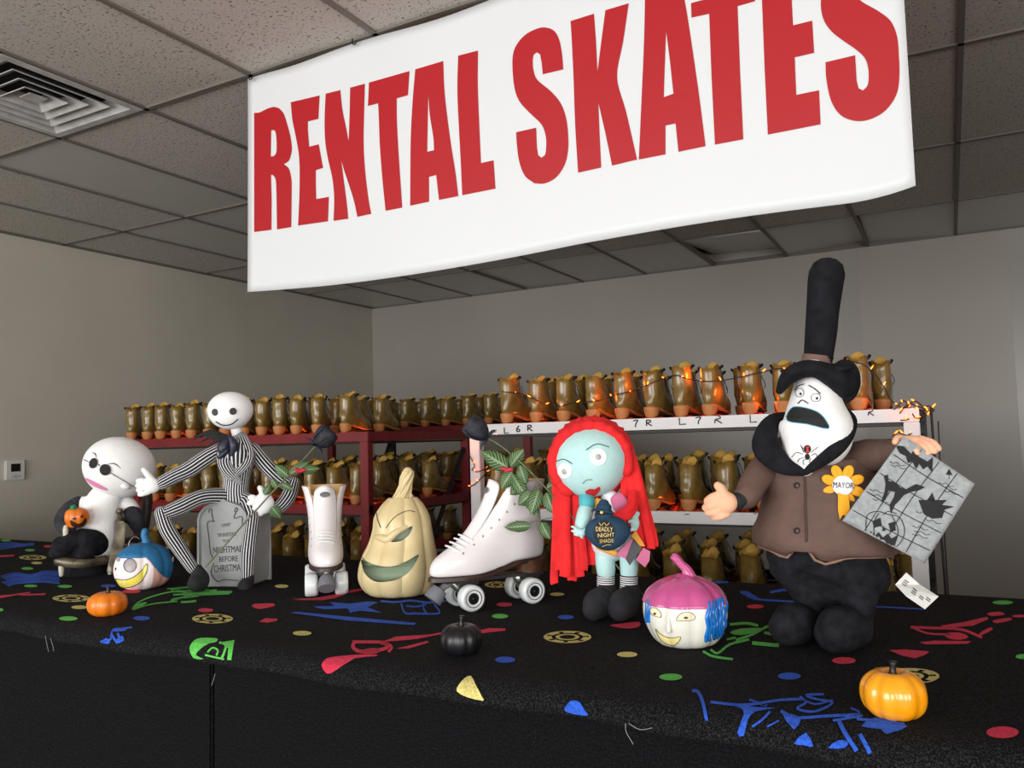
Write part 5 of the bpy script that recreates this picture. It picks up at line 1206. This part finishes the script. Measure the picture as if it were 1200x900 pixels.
for i in range(10):   # right fall
    x0 = 727+i*1.6; x1 = 731+i*3.9; yb = rr.choice([640, 643, 646]) if i > 3 else rr.choice([605, 625, 600]); d = -.015+.008*(i % 4)
    strands.append([(x0-6, 510+i*1.2, d+.015), (x0+4, 550, d), ((x0+x1)/2+3, 595, d-.008), (x1, yb-8, d-.012), (x1+rr.uniform(-1, 1), yb, d-.012)])
strands.append([(742, 575, -.03), (738, 595, -.06), (724, 604, -.072), (714, 611, -.075)]); strands.append([(745, 582, -.03), (740, 600, -.06), (728, 608, -.072), (719, 616, -.075)])
for s in strands: obj('hair_strand', mesh('strand', [loft([f.p(x, y, d) for x, y, d in s], [(.0085, .0022)]*len(s), n=8, k=3, cap_flat=True)], sharp=1.2), M_HAIR, t)
# body
M_P1 = mat('patch_pink', (206, 112, 150), .85); M_P2 = mat('patch_grey', (84, 84, 90), .85); M_P3 = mat('patch_orange', (222, 160, 62), .85); M_P4 = mat('patch_white', (226, 230, 236), .85)
limb([(714, 640, .01), (714, 632, .0), (716, 616, .0), (717, 600, .0), (715, 585, .0)], [20, 21, 18, 16, 12], M_P4, 'dress', t, 32)
tr = bvh(bpy.data.meshes[t.children[-1].data.name])
Q = lambda p: Z(p, 640, 570, 5.294)
obj('dress_patch', mesh('p', [loft([f.p(x, y, d) for x, y, d in ((722, 582, -.02), (728, 592, -.03), (731, 600, -.03))], [(.014, .006), (.018, .008), (.014, .006)], n=16)]), M_P1, t)
obj('dress_patch', mesh('p', [loft([f.p(x, y, d) for x, y, d in ((697, 588, -.03), (702, 592, -.034), (703, 597, -.03))], [(.010, .004), (.012, .006), (.008, .004)], n=16)]), M_P3, t)
for pts, m_ in ((((700, 640), (712, 645), (722, 649)), M_P3), (((722, 650), (731, 640), (738, 633), (742, 631), (733, 655)), M_P1), (((733, 655), (741, 632), (752, 642), (738, 663)), M_P2), (((745, 656), (754, 642), (762, 646), (761, 657), (756, 665)), M_P1), (((740, 628), (745, 622), (756, 640), (750, 640)), M_P3)):
    if len(pts) < 4: obj('skirt_panel', mesh('p', [loft([f.p(x, y, -.04) for x, y in pts], [(.006, .004)]*3, n=10)]), m_, t); continue
    obj('skirt_panel', mesh('p', [prism(pts, .006, lambda u, v, s: f.p(u, v, -.045+s+(u-740)*.0003))], False), m_, t)
limb([(709, 632, .0), (709, 655, -.002), (710, 668, -.002), (710, 676, .0)], [12, 11.5, 11, 9.5], M_PALE, 'leg', t)
limb([(734, 632, .004), (737, 657, .002), (737, 668, .002), (737, 676, .002)], [11, 11, 10.5, 9.5], M_PALE, 'leg', t)
def sock_mat():
    m = bpy.data.materials.new('striped_sock'); m.use_nodes = True; nt = m.node_tree; b = nt.nodes['Principled BSDF']
    uv = nt.nodes.new('ShaderNodeUVMap'); sp = nt.nodes.new('ShaderNodeSeparateXYZ'); nt.links.new(uv.outputs[0], sp.inputs[0]); mu = nt.nodes.new('ShaderNodeMath'); mu.operation = 'MULTIPLY'; mu.inputs[1].default_value = 235; nt.links.new(sp.outputs[1], mu.inputs[0])
    fr = nt.nodes.new('ShaderNodeMath'); fr.operation = 'FRACT'; nt.links.new(mu.outputs[0], fr.inputs[0]); lt_ = nt.nodes.new('ShaderNodeMath'); lt_.operation = 'LESS_THAN'; lt_.inputs[1].default_value = .5; nt.links.new(fr.outputs[0], lt_.inputs[0])
    mx = nt.nodes.new('ShaderNodeMix'); mx.data_type = 'RGBA'; mx.inputs['A'].default_value = hexc(230, 232, 232); mx.inputs['B'].default_value = hexc(24, 24, 28); nt.links.new(lt_.outputs[0], mx.inputs['Factor']); nt.links.new(mx.outputs['Result'], b.inputs['Base Color']); b.inputs['Roughness'].default_value = .85; return m
M_SOCK = sock_mat()
for x in (710, 737): obj('sock', mesh('sock', [loft([f.p(x, 674, .0), f.p(x, 682, .0), f.p(x, 690, .0)], [.0185, .0185, .0185], n=20, k=2, cap_flat=True)]), M_SOCK, t)
M_SH = mat('black_shoe_felt', (24, 24, 28), .9, rgb2=(38, 38, 44), nscale=30)
for pts, r_ in ((((711, 688, .0), (708, 700, -.01), (700, 713, -.03), (696, 716, -.045)), (.019, .027, .030, .024)), (((739, 690, .0), (738, 702, -.015), (731, 715, -.035), (727, 717, -.05)), (.02, .028, .031, .026))):
    P = [f.p(x, y, d) for x, y, d in pts]
    for q, r in zip(P, r_): q.z = max(q.z, r*.96)
    obj('shoe', mesh('shoe', [loft(P, list(r_), n=22, ref=(1, 0, 0))]), M_SH, t)
limb([(690, 588, -.02), (686, 600, -.04), (682, 613, -.055), (679, 622, -.06)], [7, 9, 8, 5.5], M_PALE, 'arm', t)
obj('cuff', mesh('cuff', [loft([f.p(687, 583, -.02), f.p(688, 590, -.035)], [.016, .017], n=20, k=2)]), mat('teal_lace', (80, 176, 186), .85, bump=.8, bscale=120), t)
hand(f, 681, 624, -.075, 6.5, 4.5, 5, [([(677, 621, 0), (672.5, 618, -.003), (670, 617, 0)], 1.6), ([(677, 624, 0), (673, 623, -.004), (670, 622, 0)], 1.6), ([(679, 627, 0), (676, 627, -.003), (673, 626, 0)], 1.6), ([(682, 628, 0), (681, 629, -.004), (683, 630.5, 0)], 1.6)], ([(684, 622, 0), (687, 620, -.004), (689, 619.5, 0)], 1.7), M_PALE, t)
hand(f, 744, 613, -.03, 5.5, 8, 5, [([(742, 607, 0), (744, 602, -.003), (747, 600, 0)], 1.7), ([(746, 607, 0), (748, 603, -.003), (749, 601, 0)], 1.6), ([(742, 617, 0), (740, 621, -.004), (738, 622, -.002)], 1.7), ([(746, 618, 0), (745, 621, -.003), (743, 622, -.002)], 1.6)], ([(741, 612, 0), (739, 610, -.006), (737, 612, -.008)], 1.7), M_PALE, t)
# the bottle it holds
bt = thing('toy_potion_bottle', 'round navy fabric potion bottle lettered DEADLY NIGHT SHADE in the rag doll hands', 'bottle', f); bc = f.p(712, 624, -.085)
M_NAVY = mat('navy_fabric', (28, 66, 92), .8, rgb2=(20, 50, 74), nscale=30, bump=.2, bscale=160)
bm_ = mesh('flask', [ball(bc, (.0455, .024, .034), 36, 22, fn=lambda v, d: Vector((v.x*(1-.22*max(0, -d.z)), v.y, v.z*(1.0+.05*(d.z < 0)))))]); obj('flask', bm_, M_NAVY, bt)
nk = [f.p(707.5, y, -.085) for y in (604, 598, 593, 590)]
obj('neck', mesh('neck', [loft(nk, [(.019, .015), (.0155, .014), (.0155, .013), (.011, .009)], n=22)]), M_NAVY, bt)
obj('brim', mesh('brim', [loft([f.p(695, 598, -.09), f.p(700, 597, -.1), f.p(709, 599, -.103), f.p(718, 601, -.095)], [(.0025, .005)]*4, n=10)]), M_NAVY, bt)
obj('strap', mesh('strap', [loft([f.p(699, 601, -.098), f.p(707, 601.5, -.104), f.p(717, 600, -.098)], [(.0035, .0015)]*3, n=8)]), M_INK, bt)
obj('buckle', mesh('buckle', [ball(f.p(705, 600.5, -.106), (.0035, .0015, .003), 10, 6)]), mat('gold_print', (222, 196, 120), .4), bt)
tr = bvh(bm_); decal('label_patch', tr, f, [oval(708, 624, 12.5, 14)], mat('label_black', (30, 30, 36), .8), bt, off=.001, h=2)
TL = []
for s, x0, y0, x1, y1, h_ in (('DEADLY', 698.5, 622.5, 718, 623, 5), ('NIGHT', 701, 629.5, 720, 628.5, 4.4), ('SHADE', 703, 636, 719, 635, 4.2)): TL += textpolys(s, x0, y0, x1, y1, h_)
TL += [stroke([(702, 613), (705, 616), (708, 613), (711, 616), (714, 613)], .6), stroke([(706, 640), (711, 638), (716, 638)], .6)]
decal('lettering', tr, f, TL, mat('gold_print', (222, 196, 120), .4), bt, off=.0018, h=3)['kind'] = 'stuff'
# second rose, leaning across the skate and the rag doll
fr2 = Frame(757, 722); fr2 = Frame(O=fr2.O)
rose(fr2, 'black artificial rose with long stem leaning across the white skate and rag doll', [(757, 701, .01), (728, 669, .0), (700, 637, -.01), (672, 607, .0), (650, 583, .02), (622, 553, .06), (600, 533, .09), (583, 520, .11), (572, 514, .12)],
     [((596, 548), (564, 529), 23, .09, .11), ((598, 547), (614, 526), 20, .09, .08), ((600, 552), (588, 573), 20, .08, .08), ((609, 545), (617, 568), 17, .07, .07), ((600, 556), (618, 583), 19, .08, .06), ((625, 577), (607, 592), 19, .05, .06), ((632, 572), (622, 604), 20, .05, .04), ((640, 577), (650, 603), 19, .04, .03), ((622, 616), (591, 618), 14, .06, .08), ((634, 612), (645, 632), 16, .04, .03), ((618, 578), (630, 606), 16, .06, .05), ((610, 568), (598, 580), 15, .07, .08), ((641, 572), (650, 566), 9, .03, .03)],
     ((571, 513), (547, 494), 14, .12), (594, 551, 5, .06), twigs=(((668, 606, .0), (645, 607, .02), (622, 612, .05)), ((625, 557, .05), (632, 575, .045), (640, 588, .04))), seed=9, r=.0019)

# --- portly doll in a brown coat and tall black hat
f = Frame(962, 762); f = Frame(O=f.O+f.a*.09); k = f.k
t = thing('top_hat_doll', 'large stuffed doll in brown velvet coat and tall black top hat at right', 'doll', f)
head_ = [(943, 549, -.075), (944, 536, -.07), (952, 518, -.055), (957, 500, -.045), (956, 480, -.04), (955, 460, -.035), (953, 440, -.02)]
hm = mesh('head', [loft([f.p(x, y, d) for x, y, d in head_], [(10*k, .02), (25*k, .036), (39*k, .05), (40*k, .055), (33*k, .05), (26*k, .044), (20*k, .035)], n=40, k=6)])
obj('head', hm, M_WHITEF, t); tr = bvh(hm); Q = lambda p: Z(p, 900, 300, 3.4583)
# plain gloomy face: sleepy eyes, small nose, wide down-turned mouth
decals('eye', tr, f, [oval(*Q([(130, 555)])[0], 4.6, 4.8), oval(*Q([(194, 575)])[0], 5.2, 4.6)], mat('white_felt', (236, 236, 238), .7), t, off=.001, h=2)
decals('eye_outline', tr, f, [stroke(oval(*Q([(130, 555)])[0], 4.8, 5)+[oval(*Q([(130, 555)])[0], 4.8, 5)[0]], .6, 1), stroke(oval(*Q([(194, 575)])[0], 5.4, 4.8)+[oval(*Q([(194, 575)])[0], 5.4, 4.8)[0]], .6, 1), oval(*Q([(134, 560)])[0], 1.4, 1.6), oval(*Q([(198, 578)])[0], 1.5, 1.6)], M_INK, t, off=.0016, h=2)
decals('eyebrow', tr, f, [stroke(Q([(110, 545), (125, 528), (148, 520)]), 1), stroke(Q([(165, 525), (190, 540), (212, 560)]), 1.2)], M_INK, t, off=.0016, h=2)
decal('nose', tr, f, [stroke(Q([(122, 600), (140, 585), (165, 600)]), 1.2)], M_INK, t, off=.0016, h=2)
mo = Q([(80, 668), (95, 620), (130, 612), (190, 628), (225, 655), (245, 700), (160, 682)])
decal('mouth', tr, f, [blob(mo, 3)], M_INK, t, off=.0012, h=2); decal('mouth_outline', tr, f, [stroke(blob(mo, 3)+[blob(mo, 3)[0]], .9, 1)], mat('teal_print', (70, 160, 190), .7), t, off=.0018, h=2)
# small spider brooch on the shirt point
Q = lambda p: Z(p, 810, 500, 4.615)
decal('spider_print', tr, f, [oval(*Q([(628, 122)])[0], 4.2, 5), oval(*Q([(628, 162)])[0], 2.8, 3.6)]+[stroke(Q(q), .7) for q in ([(610, 140), (590, 95), (605, 120)], [(605, 150), (570, 140), (545, 165)], [(610, 165), (585, 175), (575, 190)], [(618, 175), (605, 185), (610, 205)], [(648, 140), (665, 125), (685, 110)], [(650, 155), (670, 145), (680, 160)], [(645, 170), (640, 190), (660, 200)])], M_INK, t, off=.0012, h=2)
decal('spider_mark', tr, f, [Q([(619, 110), (639, 108), (632, 122), (640, 138), (618, 140), (626, 124)])], mat('red_lips', (206, 34, 44), .7), t, off=.002, h=2)
# hat
M_HAT = mat('hat_black', (16, 16, 20), .9, rgb2=(27, 28, 34), nscale=45, bump=.4, bscale=200, spec=.2)
obj('hat_crown', mesh('crown', [loft([f.p(x, y, -.01) for x, y in ((957, 434), (959, 418), (962, 390), (964, 365), (967, 335), (969, 320))], [16*k, 16.5*k, 18*k, 18.5*k, 20*k, 20.5*k], n=30, k=5)]), M_HAT, t)
obj('hat_band', mesh('hb', [loft([f.p(956, 431, -.01), f.p(958, 417, -.01)], [17.5*k, 17.2*k], n=28, k=2, cap_flat=True)], sharp=.8), mat('hat_band_brown', (110, 84, 76), .8), t)
brimpts = [(915, 456, -.075), (924, 442, -.085), (940, 433, -.09), (958, 433, -.085), (976, 441, -.07), (990, 452, -.05)]
obj('hat_brim', mesh('brim', [loft([f.p(x, y, d) for x, y, d in brimpts], [(5*k, .02), (9*k, .03), (10*k, .03), (10*k, .03), (13*k, .03), (16*k, .02)], n=20, k=5), loft([f.p(955, 434, -.09), f.p(958, 432, .0), f.p(962, 430, .07)], [(36*k, .006), (42*k, .008), (30*k, .006)], n=24, k=4, ref=(0, 0, 1)),
    ball(f.p(989, 447, -.03), (18*k, .016, 26*k), 28, 14, M=Matrix.Rotation(.12, 3, 'Y'))]), M_HAT, t)
# coat: one continuous stuffed form, flared hem with two points
cp = [(966, 650, -.0), (966, 642, .0), (966, 630, .0), (966, 610, .0), (963, 580, -.0), (958, 555, -.0), (955, 535, .0), (958, 520, .0)]
cr_ = [(74*k, .085), (81*k, .095), (82*k, .10), (78*k, .098), (70*k, .088), (64*k, .075), (56*k, .06), (36*k, .045)]
lf = loft([f.p(x, y, d) for x, y, d in cp], cr_, n=44, k=5, caps=False)
# hem points: drop lowest rings where the two front corners are
V = list(lf[0]); nn = 45
px_of = lambda v: v.x/k
cx0 = f.p(940, 650, 0).x; c1 = f.p(921, 650, 0).x; c2 = f.p(966, 650, 0).x
for i, v in enumerate(V):
    ring = i//nn
    if ring < 6:
        wgt = (1-ring/6)
        if v.y < 0: v.z += wgt*(.024*math.exp(-((v.x-cx0)/.011)**2)-.014*math.exp(-((v.x-c2)/.024)**2)-.010*math.exp(-((v.x-c1)/.018)**2)+.010)
cmesh = modified(mesh('coat', [(V, lf[1], lf[2])]), [('SOLIDIFY', dict(thickness=.006, offset=-1))])
tx = bpy.data.textures.new('folds', 'CLOUDS'); tx.noise_scale = .06
cmesh = modified(cmesh, [('SUBSURF', dict(levels=1)), ('DISPLACE', dict(texture=tx, strength=.008, mid_level=.5))])
for p in cmesh.polygons: p.use_smooth = True
obj('coat', cmesh, M_BROWN, t); tr = bvh(cmesh)
def onc(x, y, lift=0):
    o, d = f.ray(x, y); h_ = tr.ray_cast(o, d)[0]
    return (h_ or f.p(x, y, -.08))-d*lift
obj('hem_piping', mesh('hem', [loft([V[j] for j in range(nn)], .0026, n=8, k=1, caps=False)]), mat('coat_piping', (128, 98, 86), .7), t)
obj('placket', mesh('pl', [loft([onc(x, y, .0005) for x, y in ((943, 556), (944, 580), (944, 600), (945, 618), (945, 634))], [(.0022, .0022)]*5, n=8)]), mat('coat_seam', (70, 50, 44), .8), t)
for x, y in ((934, 569), (934, 622)):
    p = onc(x, y, .001); obj('button', mesh('bt', [loft([p+Vector((math.cos(a)*.0045, 0, math.sin(a)*.0045)) for a in [2*PI*i/12 for i in range(13)]], .0012, n=6, k=1, caps=False)]), M_INK, t)
Lm = lambda pts, rad, m, name, n=22: obj(name, mesh(name, [loft([f.p(x, y, d) for x, y, d in pts], [r*k for r in rad], n=n, k=6)]), m, t)
# black collar
obj('collar', mesh('col', [loft([f.p(x, y, d) for x, y, d in ((941, 553, -.088), (918, 545, -.09), (899, 526, -.085), (898, 508, -.06), (908, 494, -.02), (930, 490, .02))], [(5*k, .008), (11*k, .012), (16*k, .014), (13*k, .014), (10*k, .014), (8*k, .01)], n=20),
    loft([f.p(x, y, d) for x, y, d in ((944, 553, -.088), (960, 540, -.09), (978, 525, -.082), (991, 510, -.06), (996, 494, -.02), (990, 485, .02))], [(4*k, .008), (8*k, .012), (10*k, .014), (9*k, .014), (8*k, .014), (8*k, .01)], n=20)]), M_HAT, t)
Lm([(910, 535, -.01), (897, 548, -.03), (884, 565, -.06), (876, 580, -.085), (869, 585, -.095)], [17, 18, 16, 15, 13], M_BROWN, 'sleeve')
Lm([(872, 584, -.095), (862, 588, -.105)], [11, 10], M_INK, 'cuff')
Lm([(1002, 535, .0), (1018, 534, -.02), (1034, 532, -.05), (1050, 527, -.075), (1056, 524, -.082)], [17, 19, 17, 13, 11], M_BROWN, 'sleeve')
hand(f, 850, 589, -.115, 14, 13, 11, [([(846, 580, 0), (836, 583, -.006), (829, 587, .0)], 5.6), ([(845, 590, 0), (835, 592, -.008), (827, 595, .0)], 5.6), ([(847, 598, 0), (838, 600, -.006), (830, 601, .0)], 5.2), ([(852, 602, 0), (844, 605, -.004), (837, 606, .0)], 4.8)], ([(850, 583, 0), (845, 573, -.006), (841, 569, -.006)], 5.8), M_SKIN, t)
hand(f, 1066, 517, -.092, 14, 6.5, 8, [([(1072, 518, -.004), (1082, 524, -.014), (1087, 531, -.02)], 4.2), ([(1075, 516, 0), (1089, 522, -.012), (1095, 529, -.018)], 4.2), ([(1078, 514, .003), (1093, 519, -.008), (1100, 526, -.014)], 4.0), ([(1062, 519, -.006), (1071, 525, -.018), (1075, 531, -.022)], 4.2)], ([(1058, 514, -.002), (1052, 514, -.012), (1049, 518, -.02)], 4.3), M_SKIN, t)
# legs and shoes
obj('trousers', fuse('legs', [loft([f.p(x, y, d) for x, y, d in ((970, 650, .0), (968, 668, .0), (965, 678, .0))], [(66*k, .07), (70*k, .07), (56*k, .045)], n=28, k=3), loft([f.p(x, y, d) for x, y, d in ((930, 660, -.01), (944, 690, -.01), (950, 712, -.015), (948, 732, -.01))], [30*k, 20*k, 16*k, 17*k], n=20),
     loft([f.p(x, y, d) for x, y, d in ((1008, 665, -.0), (1008, 690, -.03), (1006, 715, -.045), (1004, 740, -.05))], [32*k, 22*k, 17*k, 17*k], n=20)], .005, 4), M_BLACKF, t)
for pts, r_ in ((((950, 728, -.015), (942, 738, -.035), (930, 735, -.06), (922, 735, -.075)), (.028, .032, .036, .032)), (((1003, 735, -.05), (1000, 745, -.06), (985, 742, -.09), (978, 742, -.105)), (.029, .033, .038, .034))):
    P = [f.p(x, y, d) for x, y, d in pts]
    for q, r in zip(P, r_): q.z = r*.97
    obj('shoe', mesh('shoe', [loft(P, list(r_), n=26, ref=(0, 0, 1))]), M_BLACKF, t)
# flower badge
tt = obj('badge', mesh('badge', [(lambda p: ball(p, (.0175, .004, .017), 24, 10))(onc(988, 569, .007))]), mat('white_felt', (236, 236, 238), .7), t)
cB = onc(988, 569, .004); M_PET = mat('yellow_felt', (236, 166, 30), .8, bump=.2, bscale=200); M_PETD = mat('petal_line', (96, 40, 30), .8)
for q in range(8):
    a = math.radians(22+45*q); c_ = cB+Vector((math.cos(a)*.0235, .001, math.sin(a)*.0245))
    Mq = Matrix.Rotation(-a, 3, 'Y'); obj('badge_petal', mesh('pt', [ball(c_, (.0125, .003, .0085), 18, 10, M=Mq), loft([c_+Mq @ Vector((-.004, -.0034, 0)), c_+Mq @ Vector((.006, -.0030, 0))], .0007, n=5, k=1)]), M_PET, tt)
obj('badge_ribbon', mesh('rb', [prism([(982, 576), (994, 577), (996, 596), (992, 606), (988, 603), (984, 609), (982, 597)], .003, lambda u, v, s: onc(u, v, .004-s*.5))], False), M_PET, tt)
trb = bvh(tt.data); decal('lettering', trb, f, textpolys('MAYOR', 976.5, 571.5, 1000, 572.5, 7), M_INK, tt, off=.001, h=3)['kind'] = 'stuff'
# care tag
tg = mesh('tag', [prism([(1062, 671), (1049, 685), (1062, 699), (1084, 714), (1100, 699), (1078, 685)], .0015, lambda u, v, s: f.p(u, v, -.02+s+.02*math.sin((u-1050)*.06)))], False)
tgo = obj('care_tag', tg, mat('tag_white', (226, 226, 222), .7), t); trt = bvh(tg)
decal('tag_print', trt, f, [stroke([(1058+i*2, 683-2+i*1.0), (1068+i*2, 673+i*2.3)], .45) for i in range(0, 0)]+[[(x, y), (x+5, y+3.6), (x+4.4, y+4.4), (x-.6, y+.8)] for x, y in ((1060, 679), (1058.5, 681), (1057, 683), (1070, 689), (1069, 691), (1068, 693), (1078, 697), (1077, 699), (1086, 699), (1085, 701))], M_GREYINK, tgo, off=.0006, h=4)['kind'] = 'stuff'

# --- felt map hanging from its hand
fm = Frame(1030, 745); fm = Frame(O=fm.O+fm.a*(-.02))
mp = thing('felt_map', 'grey felt map printed with bat, cats and pumpkin, held by the top hat doll', 'cloth map', f)
qd = [Vector(p) for p in ((1059, 511), (1142, 567), (1083, 660), (987, 610))]
def mpt(u, v): return qd[0].lerp(qd[1], u).lerp(qd[3].lerp(qd[2], u), v)
V = []; F = []; n1 = 20
for i in range(n1+1):
    for j in range(n1+1):
        u, v = i/n1, j/n1; q = mpt(u, v); V.append(f.p(q.x, q.y, -.118+.010*math.sin(u*5+v)*v+.012*u))
for i in range(n1):
    for j in range(n1): a = i*(n1+1)+j; F.append((a, a+1, a+n1+2, a+n1+1))
mm = modified(mesh('sheet', [(V, F, [(0, 0)]*len(V))]), [('SOLIDIFY', dict(thickness=.002, offset=1))])
ms = obj('sheet', mm, mat('grey_map_felt', (158, 162, 164), .9, rgb2=(140, 144, 147), nscale=120, bump=.3, bscale=300), mp); tr = bvh((V, F))
PQ = []
for u in (.25, .5, .75): PQ.append(stroke([mpt(u+.01, 0), mpt(u-.01, .5), mpt(u+.015, 1)], .9))
for v in (.2, .42, .64, .86): PQ.append(stroke([mpt(0, v), mpt(.5, v+.01), mpt(1, v-.01)], .9))
Q = lambda p: Z(p, 960, 380, 2.6471)
PQ.append(Q([(235, 375), (262, 378), (285, 402), (290, 392), (297, 402), (305, 398), (308, 410), (335, 425), (352, 412), (350, 460), (335, 440), (322, 450), (310, 432), (300, 448), (288, 425), (275, 430), (268, 408), (250, 400)]))   # bat
PQ.append(Q([(200, 470), (212, 465), (215, 485), (235, 490), (250, 505), (268, 512), (300, 495), (328, 505), (310, 515), (285, 520), (262, 530), (250, 545), (235, 560), (222, 590), (218, 560), (232, 535), (235, 520), (215, 515), (205, 545), (192, 550), (202, 520), (205, 495)]))   # arched cat
PQ.append(Q([(308, 545), (335, 545), (350, 522), (358, 545), (395, 545), (380, 560), (418, 565), (388, 575), (380, 600), (350, 603), (325, 590), (315, 565)]))   # cat face
for q in ([(145, 620), (150, 590), (180, 580), (215, 590), (250, 600), (265, 640), (250, 680), (215, 700), (175, 690), (148, 660), (145, 620)], [(185, 585), (170, 620), (175, 690)], [(225, 592), (245, 640), (230, 696)], [(200, 590), (215, 580), (240, 588)]): PQ.append(stroke(Q(q), .9))
PQ += [Q([(165, 610), (190, 600), (195, 625), (170, 632)]), Q([(215, 618), (235, 612), (238, 640), (222, 645)]), Q([(158, 640), (175, 655), (185, 645), (198, 662), (212, 650), (225, 665), (242, 655), (235, 685), (190, 690), (165, 672)]), Q([(198, 625), (208, 640), (196, 642)])]
for x, y in ((218, 425), (222, 435), (155, 510), (160, 525), (165, 540), (370, 490), (378, 500), (385, 515), (290, 625), (295, 640), (288, 650), (300, 580), (330, 605)):
    PQ.append(stroke(Q([(x, y), (x+12, y+6), (x+20, y+2), (x+34, y+12), (x+48, y+12)]), .6))
PQ += [stroke(Q([(402, 455), (402, 480)]), .6), Q([(402, 448), (412, 468), (392, 466)])]
decal('map_print', tr, f, PQ, M_INK, ms, off=.0022, h=5)['kind'] = 'stuff'
